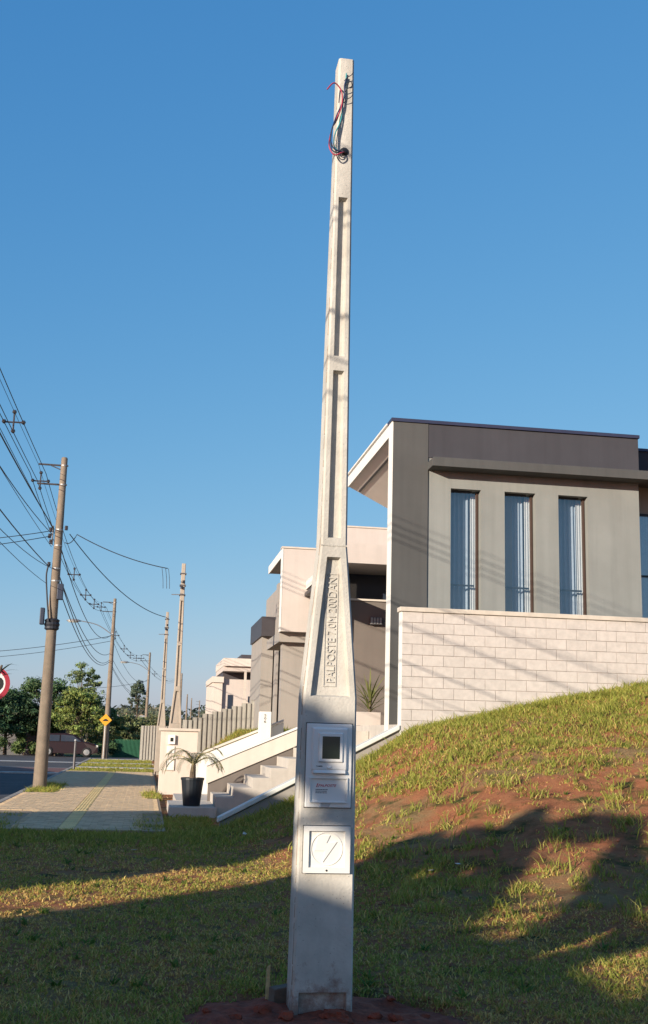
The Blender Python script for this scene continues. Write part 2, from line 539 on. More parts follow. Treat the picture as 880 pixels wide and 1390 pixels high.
half_me = pme.copy()
for v in half_me.vertices: v.co.x *= (PX/2-0.008)/(PX-0.008)
spots = []
row = 0; y = 18.78
while y < 45.2:
    odd = row % 2
    x = -1.042
    if odd and paver_ok(x, y): spots.append((x, y, 1)); 
    x += odd*PX/2
    while x < 0.42:
        if paver_ok(x, y): spots.append((x, y, 0))
        x += PX
    x = -1.30
    if odd:
        x -= PX/2
        if paver_ok(x, y): spots.append((x, y, 1))
    x -= PX
    while x > -2.95:
        if paver_ok(x, y): spots.append((x, y, 0))
        x -= PX
    row += 1; y += PY
spots.sort(key=lambda p: p[1])
for x, y, hf in spots[:290]:
    o = put('paver', half_me if hf else pme, M['paver'], SW, loc=(x, y, 0.045+random.uniform(-.002, .003)))
far_p = MB()
geo_p = [([tuple(v.co) for v in q.vertices], [tuple(p.vertices) for p in q.polygons]) for q in (pme, half_me)]
for x, y, hf in spots[290:]:
    i = len(far_p.v); dz = 0.045+random.uniform(-.002, .003)
    pv, pf = geo_p[hf]
    far_p.v += [(a+x, b+y, c+dz) for a, b, c in pv]; far_p.f += [tuple(i+k for k in f_) for f_ in pf]
far_p.build('far_pavers', M['paver_far'], SW, kind='stuff')
g = MB(); g.box(0, 0.246, 0, 0.246, -0.03, 0.0)
for k in range(4):
    cx = 0.035+k*0.0587
    g.hexa([(cx-.014, .012, 0), (cx+.014, .012, 0), (cx+.014, .234, 0), (cx-.014, .234, 0),
            (cx-.009, .018, .006), (cx+.009, .018, .006), (cx+.009, .228, .006), (cx-.009, .228, .006)])
tme = g.mesh('tactile_tile')
for k in range(105):
    put('tactile_tile', tme, M['tactile'], SW, loc=(-1.295, 18.8+k*0.25, 0.047+random.uniform(-.0015, .002)))
# concrete paths across the far verge
for y0, y1 in ((50.2, 51.3), (57.0, 58.0), (64.6, 66)):
    g = MB(); g.box(-2.9, 0.5, y0, y1, -0.05, 0.03); g.build('footpath', M['coping'], kind='structure')

# ------------------------------------------------------------------ main service pole
PXC, PYF = 1.12, 6.85
pole = thing('service_pole', 'tall tapered precast concrete service pole with white meter box, on the lawn', 'pole', (PXC, PYF+0.13, 0))
# (z, half width, inner half width of the recess, recess starts here)
SEC = [(-0.45, .183, .145, 0), (-0.06, .181, .145, 1), (.125, .18, .143, 0), (1.845, .168, .125, 1), (2.722, .0925, .044, 0),
       (2.80, .085, .044, 0), (2.845, .0845, .043, 1), (3.965, .074, .037, 0), (4.065, .073, .036, 1), (5.20, .0615, .032, 0), (6.25, .0535, .03, 0)]


def dep(z): return 0.265 - 0.10*max(z, 0)/6.25


def shaft_mesh(rec=0.04, dr=0.010):
    g = MB(); v = g.v; f = g.f
    idx = []
    for z, w, wi, s_ in SEC:
        i = len(v)
        c = 0.012   # chamfer at the arrises
        d = dep(z)
        v += [(-w, c, z), (-w+c, 0, z), (-wi, 0, z), (wi, 0, z), (w-c, 0, z), (w, c, z), (w, d-c, z), (w-c, d, z), (-w+c, d, z), (-w, d-c, z)]
        idx.append(i)
    for k in range(len(SEC)-1):
        a, b = idx[k], idx[k+1]
        for j in range(10):
            j2 = (j+1) % 10
            if j == 2 and SEC[k][3]: continue
            f.append((a+j, a+j2, b+j2, b+j))
        if SEC[k][3]:
            z0, _, w0, _ = SEC[k]; z1, _, w1, _ = SEC[k+1]
            i = len(v)
            v += [(-w0+dr, rec, z0+dr), (w0-dr, rec, z0+dr), (w1-dr, rec, z1-dr), (-w1+dr, rec, z1-dr)]
            f += [(i, i+1, i+2, i+3), (a+2, a+3, i+1, i), (b+3, b+2, i+3, i+2), (a+3, b+3, i+2, i+1), (b+2, a+2, i, i+3)]
    f.append(tuple(range(idx[0]+9, idx[0]-1, -1))); f.append(tuple(range(idx[-1], idx[-1]+10)))
    return g.mesh('shaft')


shaft_me = shaft_mesh()
put('shaft', shaft_me, M['concrete'], pole, loc=(PXC, PYF, 0))


def text_mesh(s, size, extrude, bold=0.0, shear=0.0, align='LEFT', space=1.0):
    cu_ = bpy.data.curves.new('lettering', 'FONT')
    cu_.body = s; cu_.size = size; cu_.extrude = extrude; cu_.offset = bold; cu_.shear = shear
    cu_.align_x = align; cu_.space_character = space
    cu_.resolution_u = 3
    o = bpy.data.objects.new('tmp', cu_); COL.objects.link(o)
    dg = bpy.context.evaluated_depsgraph_get()
    me = bpy.data.meshes.new_from_object(o.evaluated_get(dg))
    bpy.data.objects.remove(o)
    me.name = 'lettering'
    return me


def fit(me, w=None, h=None):
    xs_ = [v.co.x for v in me.vertices]; ys_ = [v.co.y for v in me.vertices]
    sx = w/(max(xs_)-min(xs_)) if w else 1; sy = h/(max(ys_)-min(ys_)) if h else 1
    x0, y0 = min(xs_), min(ys_)
    for v in me.vertices:
        v.co.x = (v.co.x-x0)*sx; v.co.y = (v.co.y-y0)*sy
    return me


FACE = Matrix(((1, 0, 0), (0, 0, -1), (0, 1, 0)))           # text facing -Y
FACE_UP = Matrix(((0, -1, 0), (0, 0, -1), (1, 0, 0)))       # reading upwards, facing -Y


def lettering(s, parent, mat, loc, w, h, ext=0.001, mtx=FACE, bold=0.0, shear=0.0, name='lettering'):
    me = fit(text_mesh(s, 0.1, 1.0, bold, shear), w, h)
    for v in me.vertices:
        v.co.z = ext if v.co.z > 0 else -0.002
        v.co = mtx @ v.co
    me.materials.clear()
    return put(name, me, mat, parent, loc=loc)


# raised frame and cast letters in the long recess
fy = PYF+0.04
g = MB()
fx0, fx1, fz0, fz1 = PXC-0.037, PXC+0.033, 1.915, 2.615
for (a, b, c, d) in ((fx0-.006, fx0, fz0, fz1), (fx1, fx1+.006, fz0, fz1), (fx0-.006, fx1+.006, fz0-.006, fz0), (fx0-.006, fx1+.006, fz1, fz1+.006)):
    g.box(a, b, fy-0.005, fy+.004, c, d)
g.build('name_frame', M['concrete'], pole)
lettering('PALPOSTE 7.0M 200DAN', pole, M['concrete'], (PXC+0.026, fy, 1.935), 0.66, 0.052, 0.0075, FACE_UP, 0.0, name='cast_lettering')
# casting joint
g = MB()
for k in range(26):
    a = random.uniform(0.003, 0.006)
    x0 = PXC-0.083+k*0.0064
    g.box(x0, x0+0.0062, PYF-a*0.7, PYF+0.01, 2.792+random.uniform(-.002, .002), 2.800+random.uniform(-.001, .004))
g.build('joint_burr', M['concrete'], pole)
# mould seam down the side face
g = MB()
zz = 0.1
while zz < 5.9:
    h = random.uniform(0.03, 0.16)
    k = [i for i in range(len(SEC)-1) if SEC[i][0] <= zz < SEC[i+1][0]][0]
    fr = (zz-SEC[k][0])/(SEC[k+1][0]-SEC[k][0]); w = SEC[k][1]+(SEC[k+1][1]-SEC[k][1])*fr
    fr2 = (zz+h-SEC[k][0])/(SEC[k+1][0]-SEC[k][0]); w2 = SEC[k][1]+(SEC[k+1][1]-SEC[k][1])*min(fr2, 1)
    yy = PYF+0.022+random.uniform(-.004, .004); e = random.uniform(.002, .005)
    g.hexa([(PXC-w-e, yy, zz), (PXC-w+.01, yy-.004, zz), (PXC-w+.01, yy+.01, zz), (PXC-w-e, yy+.006, zz),
            (PXC-w2-e*.6, yy, zz+h), (PXC-w2+.01, yy-.004, zz+h), (PXC-w2+.01, yy+.01, zz+h), (PXC-w2-e*.6, yy+.006, zz+h)])
    zz += h + random.choice((0.0, 0.01, 0.03, 0.08))
g.build('mould_seam', M['seam'], pole, kind='stuff')
# lifting ring hole and wires at the top
g = MB(); g.lathe([(0.024, -0.004), (0.030, 0.004), (0.022, 0.012), (0.010, 0.016)], n=14)
for i, v in enumerate(g.v): g.v[i] = (PXC+v[0], PYF-v[2], 5.54+v[1])
g.build('cable_bushing', M['frame_dark'], pole, smooth=True)


def spline(pts, n=8):
    pts = [Vector(p) for p in pts]; P_ = [pts[0]]+pts+[pts[-1]]; out = []
    for i in range(1, len(P_)-2):
        a, b, c, d = P_[i-1:i+3]
        for k in range(n):
            t = k/n
            out.append(0.5*((2*b)+(c-a)*t+(2*a-5*b+4*c-d)*t*t+(3*b-a-3*c+d)*t**3))
    out.append(pts[-1]); return out


def wire(pts, mat, r=0.0045):
    MB().tube(spline(pts), r, 6).build('wire', M[mat], pole, smooth=True)


yf = PYF
wire([(1.12, yf, 5.54), (1.09, yf-.05, 5.50), (1.04, yf-.06, 5.475), (1.005, yf-.05, 5.55), (1.03, yf-.035, 5.70), (1.085, yf-.03, 5.85), (1.085, yf-.03, 5.97), (1.03, yf-.05, 6.02), (0.975, yf-.09, 5.94)], 'wire_red', .0048)
wire([(1.12, yf, 5.54), (1.085, yf-.04, 5.515), (1.03, yf-.06, 5.53), (1.012, yf-.06, 5.62), (1.055, yf-.03, 5.79), (1.105, yf-.02, 5.93), (1.105, yf-.02, 6.03), (1.125, yf-.015, 6.10)], 'wire_blue', .0045)
wire([(1.12, yf, 5.545), (1.08, yf-.03, 5.52), (1.04, yf-.045, 5.55), (1.045, yf-.04, 5.64), (1.085, yf-.02, 5.76), (1.10, yf-.015, 5.90), (1.112, yf-.012, 6.02), (1.118, yf-.01, 6.13)], 'wire_teal', .0045)
wire([(1.125, yf, 5.545), (1.075, yf-.045, 5.50), (1.02, yf-.06, 5.52), (1.02, yf-.06, 5.66), (1.06, yf-.03, 5.76), (1.085, yf-.02, 5.88)], 'wire', .004)
for z0, dz in ((6.10, .03), (6.05, .02), (6.01, .035), (5.93, .03)):
    wire([(1.105, yf-.01, z0-dz), (1.125, yf-.03, z0-.01), (1.15, yf-.025, z0+.01), (1.165, yf-.02, z0+.04 if dz > .025 else z0-.05)], 'wire', .003)

# meter box
mb = put('meter_box', None, None, pole, loc=(PXC, PYF, 1.43))
X0, X1 = PXC-0.142, PXC+0.142
g = MB(); g.box(X0-.004, X1+.004, PYF-.001, PYF+.02, 1.176, 1.685)
g.build('box_shadow_line', M['frame_dark'], mb)  # dark sheet standing in for the thin shadow line round the box
g = MB(); g.box(X0, X1, PYF-.014, PYF+.015, 1.18, 1.68)
g.build('box_plate', M['box'], mb, bevel=0.005)


def frustum(g, x0, x1, z0, z1, yb, yt, ix, iz):
    """raised pad: base on plane yb, top on plane yt, inset"""
    g.hexa([(x0, yb, z0), (x1, yb, z0), (x1, yb, z1), (x0, yb, z1), (x0+ix, yt, z0+iz), (x1-ix, yt, z0+iz), (x1-ix, yt, z1-iz), (x0+ix, yt, z1-iz)])


g = MB(); frustum(g, X0+.03, X1-.026, 1.395, 1.66, PYF-.014, PYF-.034, .012, .012)
g.build('meter_hood', M['box'], mb, bevel=0.004)
g = MB(); frustum(g, X0+.07, X1-.058, 1.447, 1.628, PYF-.034, PYF-.046, .006, .006)
g.build('window_frame', M['box'], mb, bevel=0.003)
g = MB(); g.box(X0+.094, X1-.082, PYF-.0475, PYF-.045, 1.470, 1.604)
g.build('window_pane', M['smoke'], mb)
g = MB()
g.hexa([(X0+.036, PYF-.014, 1.384), (X1-.03, PYF-.014, 1.384), (X1-.03, PYF-.014, 1.402), (X0+.036, PYF-.014, 1.402),
        (X0+.05, PYF-.045, 1.384), (X1-.044, PYF-.045, 1.384), (X1-.044, PYF-.036, 1.404), (X0+.05, PYF-.036, 1.404)])
g.build('hood_lip', M['box'], mb, bevel=0.002)
g = MB()
for (a, b, c, d) in ((X0+.026, X0+.032, 1.215, 1.352), (X1-.030, X1-.024, 1.215, 1.352), (X0+.026, X1-.024, 1.352, 1.358), (X0+.026, X1-.024, 1.209, 1.215)):
    g.box(a, b, PYF-.026, PYF-.012, c, d)
g.build('cover_frame', M['box'], mb)
lettering('PALPOSTE', mb, M['print_red'], (PXC-.062, PYF-.0145, 1.303), .112, .015, .0006, FACE, 0.001, 0.25)
g = MB(); g.quad((PXC-.076, PYF-.0150, 1.300), (PXC-.071, PYF-.0150, 1.300), (PXC-.062, PYF-.0150, 1.322), (PXC-.068, PYF-.0150, 1.322))
g.quad((PXC-.068, PYF-.0151, 1.300), (PXC-.062, PYF-.0151, 1.300), (PXC-.060, PYF-.0151, 1.304), (PXC-.066, PYF-.0151, 1.304))
g.build('maker_emblem', M['print_red'], mb)
for k in range(3):
    g = MB(); x = PXC-.078
    while x < PXC-.012:
        w = random.uniform(.004, .011); g.box(x, x+w, PYF-.0148, PYF-.0135, 1.284-k*.0095, 1.288-k*.0095); x += w+.002
    g.build('small_print', M['print_dark'], mb)
lettering('TAMER', mb, M['print_dark'], (PXC-.082, PYF-.0345, 1.421), .04, .008, .0006, FACE, 0.001)
g = MB(); frustum(g, PXC-.015, PXC+.012, 1.410, 1.424, PYF-.034, PYF-.042, .004, .004)
g.build('latch', M['box'], mb)
g = MB(); g.box(PXC-.058, PXC-.046, PYF-.019, PYF-.012, 1.182, 1.212); g.build('seal_tab', M['box'], mb)
g = MB(); g.quad((PXC-.042, PYF-.0148, 1.183), (PXC+.005, PYF-.0148, 1.183), (PXC+.022, PYF-.0148, 1.212), (PXC-.042, PYF-.0148, 1.212))
g.build('silver_label', M['silver'], mb)
# lower cover with the lightning emblem
sb = put('junction_box', None, None, pole, loc=(PXC, PYF, 0.93))
g = MB(); g.box(X0-.004, X1+.004, PYF-.001, PYF+.02, .796, 1.076); g.build('box_shadow_line', M['frame_dark'], sb)  # same dark sheet, drawn as the shadow line round the lower cover
g = MB()
bw = 0.032
for (a, b, c, d) in ((X0, X0+bw, .80, 1.072), (X1-bw, X1, .80, 1.072), (X0+bw, X1-bw, 1.072-bw*.9, 1.072), (X0+bw, X1-bw, .80, .80+bw)):
    g.box(a, b, PYF-.022, PYF+.01, c, d)
g.build('box_frame', M['box_grey'], sb)
g = MB(); g.box(X0+bw, X1-bw, PYF-.006, PYF+.01, .80+bw, 1.072-bw*.9); g.build('box_cover', M['box_grey'], sb)
cz = 0.94
g = MB(); n = 40
for k in range(n):
    a, b = 2*math.pi*k/n, 2*math.pi*(k+1)/n
    q = []
    for w in (a, b):
        for rr in (.093, .0985):
            q.append((PXC+rr*math.cos(w), cz+rr*math.sin(w)))
    g.hexa([(q[0][0], PYF-.006, q[0][1]), (q[1][0], PYF-.006, q[1][1]), (q[3][0], PYF-.006, q[3][1]), (q[2][0], PYF-.006, q[2][1]),
            (q[0][0], PYF-.0105, q[0][1]), (q[1][0], PYF-.0105, q[1][1]), (q[3][0], PYF-.0105, q[3][1]), (q[2][0], PYF-.0105, q[2][1])])
g.build('emblem_ring', M['box_grey'], sb)
g = MB()
bolt = [(-.075, -.012), (-.052, .075), (.004, .075), (.020, .078), (-.002, .032), (.062, .040), (-.022, -.078), (-.008, -.012)]
g.prism_y([(PXC+x, cz+z) for x, z in bolt], PYF-.0115, PYF-.004)
g.build('lightning_bolt', M['box_grey'], sb)
g = MB(); g.lathe([(.006, 0), (.006, .003), (.003, .004)], n=10)
for i, v in enumerate(g.v): g.v[i] = (PXC+v[0], PYF-.022-v[2], .816+v[1])
g.build('cover_screw', M['frame_dark'], sb)

# disturbed soil round the pole, stake, brick
def soil_z(x, y):
    d = math.hypot((x-1.15)/0.95, (y-6.85)/0.75)
    e = max(0, 1-d)
    n = mnoise.noise(Vector((x*5, y*5, 1)))*.035 + mnoise.noise(Vector((x*14, y*14, 2)))*.018 + mnoise.noise(Vector((x*40, y*40, 2)))*.006
    hole = -0.05*math.exp(-(((x-1.7)/.28)**2+((y-7.05)/.22)**2))
    return -0.035 + 0.045*sstep(e*1.8) + n*min(1, e*4) + hole*1.0
grid('soil_patch', lin(0.0, 2.4, 90), lin(5.9, 7.75, 80), soil_z, M['soil'], kind='structure')
for i, (x, y, r_) in enumerate(((1.19, 6.74, .085), (0.78, 6.9, .05), (0.6, 6.75, .04), (1.55, 6.75, .05), (1.75, 6.9, .035), (0.45, 6.95, .03), (1.9, 7.15, .04), (1.42, 6.78, .04), (0.9, 6.78, .045), (1.62, 7.25, .03))):
    bm = bmesh.new(); bmesh.ops.create_icosphere(bm, subdivisions=3 if i == 0 else 2, radius=r_)
    for v in bm.verts:
        k = 1+0.55*mnoise.noise(v.co*(1.1/r_)+Vector((i*7, 0, 0)))+.35*mnoise.noise(v.co*(3.2/r_))
        v.co *= k; v.co.z *= 0.55
    me = bpy.data.meshes.new('soil_clod'); bm.to_mesh(me); bm.free()
    put('soil_clod', me, M['soil'], loc=(x, y, soil_z(x, y)+r_*.15), label=('big dark red clod of earth heaped against the foot of the concrete service pole' if i == 0 else 'small clod of red earth lying on the dug soil around the service pole'), cat='clod', group=None if i == 0 else 'clods of dug earth')
g = MB(); g.hexa([(.825, 7.26, -.08), (.855, 7.255, -.08), (.857, 7.275, -.08), (.827, 7.28, -.08), (.828, 7.235, .195), (.850, 7.23, .21), (.852, 7.245, .205), (.83, 7.25, .185)])
g.build('wooden_stake', M['wood'], bevel=.003, label='pale splintered wooden stake stuck in the ground beside the service pole', cat='stake')
g = MB(); g.hexa([(.86, 7.12, -.03), (.985, 7.17, -.03), (.96, 7.24, -.03), (.835, 7.19, -.03), (.87, 7.12, .085), (.99, 7.165, .10), (.965, 7.235, .10), (.84, 7.19, .09)])
g.build('broken_brick', M['brick'], bevel=.006, label='grey brick fragment on the soil behind the wooden stake', cat='brick')

for x, y, k in ((3.42, 12.05, 0), (3.1, 12.0, 1), (-.05, 15.9, 2), (2.35, 16.3, 3), (4.75, 12.6, 4), (1.6, 17.6, 5)):
    rs = random.Random(k); g = MB(); z = T(x, y)+.02; a = rs.uniform(0, 3)
    c_, s_ = math.cos(a)*.035, math.sin(a)*.035
    top = [(x-c_, y-s_, z+rs.uniform(0, .02)), (x+s_, y-c_, z+rs.uniform(.01, .03)), (x+c_*1.3, y+s_, z+rs.uniform(.01, .05)), (x-s_, y+c_*.8, z+rs.uniform(.0, .03))]
    g.hexa([(p[0], p[1], p[2]-.004) for p in top]+top)
    g.build('litter_scrap', M['box_grey'] if k != 4 else M['galv'], label=['pale crumpled paper scrap on the shaded slope beside a sunlit tuft', 'small pale scrap lying in the shaded grass right of the service pole', 'white scrap on the shaded lawn before the sidewalk', 'pale flattened scrap in the grass below the sloping wall', 'greyish scrap at the edge of the sunlit gap on the bank', 'white scrap in the lush grass by the stair landing'][k], cat='litter')

# ------------------------------------------------------------------ block wall
BW = thing('block_wall', 'pale painted concrete block boundary wall with stone coping above the grassy bank', 'wall', (7, 19.9, 1.5))
g = MB(); g.box(4.545, 10.99, 19.815, 19.985, 0.6, 3.905); g.build('mortar_core', M['mortar'], BW)
BL, BH, JT = 0.395, 0.197, 0.007


def block_mesh(l):
    g = MB(); g.box(JT/2, l-JT/2, 0, .02, JT/2, BH-JT/2)
    me = g.mesh('block'); bm = bmesh.new(); bm.from_mesh(me); bmesh.ops.remove_doubles(bm, verts=bm.verts, dist=1e-5)
    bmesh.ops.bevel(bm, geom=[e for e in bm.edges if all(v.co.y < .01 for v in e.verts)], offset=.004, segments=1, affect='EDGES')
    bm.to_mesh(me); bm.free(); return me


bfull, bhalf = block_mesh(BL), block_mesh(BL/2)
nblk = 0
for r_ in range(12):
    zt = 3.90-(r_+1)*BH
    x = 4.535; first = True
    while x < 9.9:
        half = first and r_ % 2
        l = BL/2 if half else BL
        if zt+BH > T(x+l/2, 19.6)-0.12 and nblk < 298:
            put('block', bhalf if half else bfull, M['block'], BW, loc=(x, 19.80+random.uniform(-.0025, .0025), zt)); nblk += 1
        x += l; first = False
# end of the wall: one painted face
g = MB(); g.box(4.520, 4.546, 19.802, 20.0, 1.0, 3.90); g.build('wall_end', M['white_paint'], BW)
g = MB(); g.box(4.49, 10.99, 19.765, 20.03, 3.902, 3.985); g.build('coping', M['coping'], BW, bevel=.008)

# sloping garden wall with white coping down the bank
SWL = thing('sloping_wall', 'low sloping retaining wall with pale metal coping running down the grassy bank', 'wall', (3, 19.9, 0.8))
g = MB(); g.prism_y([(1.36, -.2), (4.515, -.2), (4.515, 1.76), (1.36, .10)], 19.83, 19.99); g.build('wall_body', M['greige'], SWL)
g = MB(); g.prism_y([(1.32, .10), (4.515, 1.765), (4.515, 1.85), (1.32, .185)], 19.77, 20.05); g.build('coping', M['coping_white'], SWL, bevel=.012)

# ------------------------------------------------------------------ stairs
ST = thing('garden_stairs', 'pale stone garden stairs climbing from the sidewalk behind the sloping wall', 'stairs', (2.5, 23.8, 0))
g = MB(); g.box(0.55, 1.47, 22.55, 24.8, -.1, .17); g.build('landing', M['step'], ST, bevel=.008)
for i in range(8):
    x = 1.47+.357*i
    g = MB(); g.box(x, min(x+.36, 4.55) if i < 7 else 4.55, 22.8, 24.8, -.1, .365+.197*i); g.build('step', M['step'], ST, bevel=.006)
# parapet between the two flights
PP = thing('stair_parapet', 'cream sloping parapet band beside the pale stone garden stairs', 'parapet', (2.5, 25, 0))
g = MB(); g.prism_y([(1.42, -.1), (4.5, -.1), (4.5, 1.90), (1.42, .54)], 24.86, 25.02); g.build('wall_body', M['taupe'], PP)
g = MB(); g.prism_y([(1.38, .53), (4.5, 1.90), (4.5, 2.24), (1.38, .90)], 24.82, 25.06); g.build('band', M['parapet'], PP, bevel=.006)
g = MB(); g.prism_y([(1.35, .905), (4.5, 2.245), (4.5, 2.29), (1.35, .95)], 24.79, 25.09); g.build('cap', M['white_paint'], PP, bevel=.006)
ST2 = thing('entrance_stairs', 'dark stone entrance stairs between two sloping parapets below the pink house', 'stairs', (2.8, 26.4, 0))
g = MB(); g.box(0.75, 1.62, 25.1, 27.8, -.1, .16); g.build('landing', M['step'], ST2)
for i in range(8):
    x = 1.62+.40*i
    g = MB(); g.box(x, x+.40, 25.1, 27.8, -.1, .34+.215*i); o = g.build('step', M['step'], ST2, bevel=.006)
g = MB(); g.box(4.82, 8, 25.1, 31.8, -.1, 1.88); g.build('entrance_floor', M['step'], ST2)
PF = thing('far_parapet', 'white sloping parapet with flat cap on the fence side of the dark entrance stairs', 'parapet', (2.2, 28, 0))
g = MB(); g.prism_y([(1.15, -.1), (3.4, -.1), (3.4, 1.93), (1.15, .98)], 27.9, 28.08); g.build('wall_body', M['white_paint'], PF)
g = MB(); g.prism_y([(1.12, .985), (3.4, 1.945), (3.4, 2.0), (1.12, 1.04)], 27.86, 28.12); g.build('cap', M['parapet'], PF, bevel=.006)
NP = thing('number_post', 'small white painted block with dark upright house number at top of far parapet', 'number sign', (2.9, 27.6, 1.7))
g = MB(); g.box(2.76, 3.04, 27.45, 27.85, 0.9, 2.17); g.build('post_body', M['white_paint'], NP, bevel=.01)
for k, ch in enumerate('506'):
    lettering(ch, NP, M['frame_dark'], (2.86, 27.448, 2.05-k*.075), .05, .06, .004, name='numeral')

# ------------------------------------------------------------------ house with the tall windows
H1 = thing('modern_house', 'grey modern house with three tall curtained windows and dark parapet behind block wall', 'house', (8, 24, 1.8))
FY = 21.0
WIN = [(5.775, 6.40), (6.895, 7.545), (8.03, 8.66)]
ZT, ZB = 6.56, 2.6
g = MB()
edges = [5.302] + [e for w in WIN for e in w] + [9.77]
for i in range(0, len(edges), 2):
    g.box(edges[i], edges[i+1], FY, FY+.3, 1.0, ZT)
for a, b in WIN: g.box(a, b, FY, FY+.3, 1.0, ZB)
g.box(5.302, 9.77, FY, FY+.3, ZT, 7.16)
g.box(9.60, 9.77, FY+.3, FY+.9, 1.0, 7.16)
g.build('window_wall', M['grey_paint'], H1)
g = MB(); g.box(9.77, 10.6, FY+.62, FY+.9, 1.0, 7.1); 
g.build('recessed_wall', M['greige'], H1)
# bands and pier
g = MB(); g.box(5.302, 9.78, FY-.02, FY+.3, 7.162, 7.86); g.build('parapet_band', M['dark_band'], H1)
g = MB(); g.box(9.80, 14, FY+.5, FY+.9, 7.0, 7.74); g.build('rear_parapet', M['dark_band'], H1)
g = MB(); g.box(4.572, 5.295, FY-.03, FY+.27, 1.0, 7.86); g.build('pier', M['dark_paint'], H1)
g = MB(); g.box(4.545, 4.57, FY-.03, FY+.27, 1.0, 7.86); g.build('pier_face', M['white_paint'], H1)
g = MB(); g.box(4.53, 9.80, FY-.06, FY+.36, 7.862, 7.93); g.build('flashing', M['flashing'], H1)
g = MB(); g.box(9.81, 14, FY+.46, FY+.95, 7.742, 7.80); g.build('flashing', M['flashing'], H1)
g = MB(); g.box(5.29, 14, FY-.42, FY-.022, 6.90, 7.06); g.box(5.32, 14, FY-.39, FY-.022, 7.061, 7.09); g.build('window_canopy', M['dark_paint'], H1, bevel=.006)
g = MB(); g.box(9.775, 14, FY-.02, FY+.5, 6.95, 7.12); g.build('canopy_return', M['dark_paint'], H1)
# street-side roof overhang
g = MB(); g.prism_y([(4.575, 7.62), (5.62, 7.10), (9.6, 7.10), (9.6, 7.88), (4.575, 7.88)], FY+.31, 26.0); g.build('roof_slab', M['soffit'], H1)
g = MB(); g.box(4.545, 4.573, FY+.28, 26.0, 7.60, 7.85); g.build('fascia', M['white_paint'], H1)
g = MB(); g.box(4.52, 4.575, FY+.40, 26.03, 7.892, 7.93); g.build('flashing', M['white_paint'], H1)
g = MB(); g.prism_y([(4.80, 7.49), (4.84, 7.47), (4.84, 7.50), (4.80, 7.52)], FY+.44, 25.9); g.build('soffit_groove', M['dark_metal'], H1)
# side wall, back, terrace
g = MB(); g.box(6.9, 7.15, FY+.31, 30.0, 1.9, 7.09); g.box(7.16, 14, 29.8, 30.0, 1.9, 7.09); g.build('side_wall', M['greige'], H1)
g = MB(); g.box(4.56, 14, 20.05, 30.2, 0.2, 1.86); g.build('terrace', M['step'], H1)
g = MB(); g.box(9.65, 14, FY+1, 29.7, 7.3, 7.5); g.build('roof', M['coping'], H1)


def curtain_mesh(x0, x1, y, z0, z1, fold=.06, amp=.03, seed=0):
    rr = random.Random(seed)
    g = MB(); n = max(8, int((x1-x0)/0.012)); ph = rr.uniform(0, 6)
    top = []; bot = []
    for k in range(n+1):
        x = x0+(x1-x0)*k/n
        d = amp*math.sin(2*math.pi*(x-x0)/fold+ph+1.2*math.sin(9*(x-x0)+ph))
        top.append((x, y+d*.6, z1)); bot.append((x+.006*math.sin(k), y+d, z0))
    for k in range(n): g.quad(bot[k], bot[k+1], top[k+1], top[k])
    return g


for i, (a, b) in enumerate(WIN):
    w = put('window', None, None, H1, loc=((a+b)/2, FY+.15, 4.5))
    g = MB(); g.box(a, a+.03, FY+.16, FY+.22, ZB, ZT); g.box(a+.03, b-.14, FY+.16, FY+.22, ZT-.035, ZT); g.box(a+.03, b-.14, FY+.16, FY+.22, ZB, ZB+.04)
    g.build('frame', M['frame_dark'], w)
    g = MB(); g.box(b-.055, b-.02, FY+.15, FY+.22, ZB, ZT-.02); g.box(b-.018, b, FY+.17, FY+.22, ZB, ZT-.02); g.build('jamb', M['frame_brown'], w)
    g = MB(); g.quad((a+.03, FY+.19, ZB+.04), (b-.055, FY+.19, ZB+.04), (b-.055, FY+.19, ZT-.035), (a+.03, FY+.19, ZT-.035)); g.build('pane', M['glass'], w)
    g = MB(); g.box(a+.03, b-.08, FY+.20, FY+.225, 4.62, 4.655); g.build('glazing_bar', M['frame_dark'], w)
    curtain_mesh(a-.15, b-.12, FY+.39, ZB, ZT+.1, .085, .035, i).build('curtain', M['curtain_sky_tint'], w, smooth=True)
    curtain_mesh(b-.13, b+.1, FY+.33, ZB, ZT+.1, .05, .016, i+9).build('curtain', M['curtain'], w, smooth=True)
w = put('window', None, None, H1, loc=(10.2, FY+.6, 5))
g = MB(); g.box(9.90, 10.55, FY+.58, FY+.60, 3.5, 6.35); g.build('pane', M['glass'], w)
g = MB(); g.box(9.86, 9.90, FY+.56, FY+.615, 3.5, 6.4); g.box(9.90, 10.6, FY+.56, FY+.615, 6.35, 6.4); g.box(9.90, 10.6, FY+.56, FY+.615, 5.05, 5.09); g.build('frame', M['frame_dark'], w)
curtain_mesh(9.9, 10.55, FY+.612, 3.5, 6.35, .09, .004, 33).build('curtain', M['curtain'], w, smooth=True)
g = MB(); g.box(5.31, 9.55, FY+1.6, FY+1.7, 1.9, 7.5); g.build('room_wall', M['room'], H1)

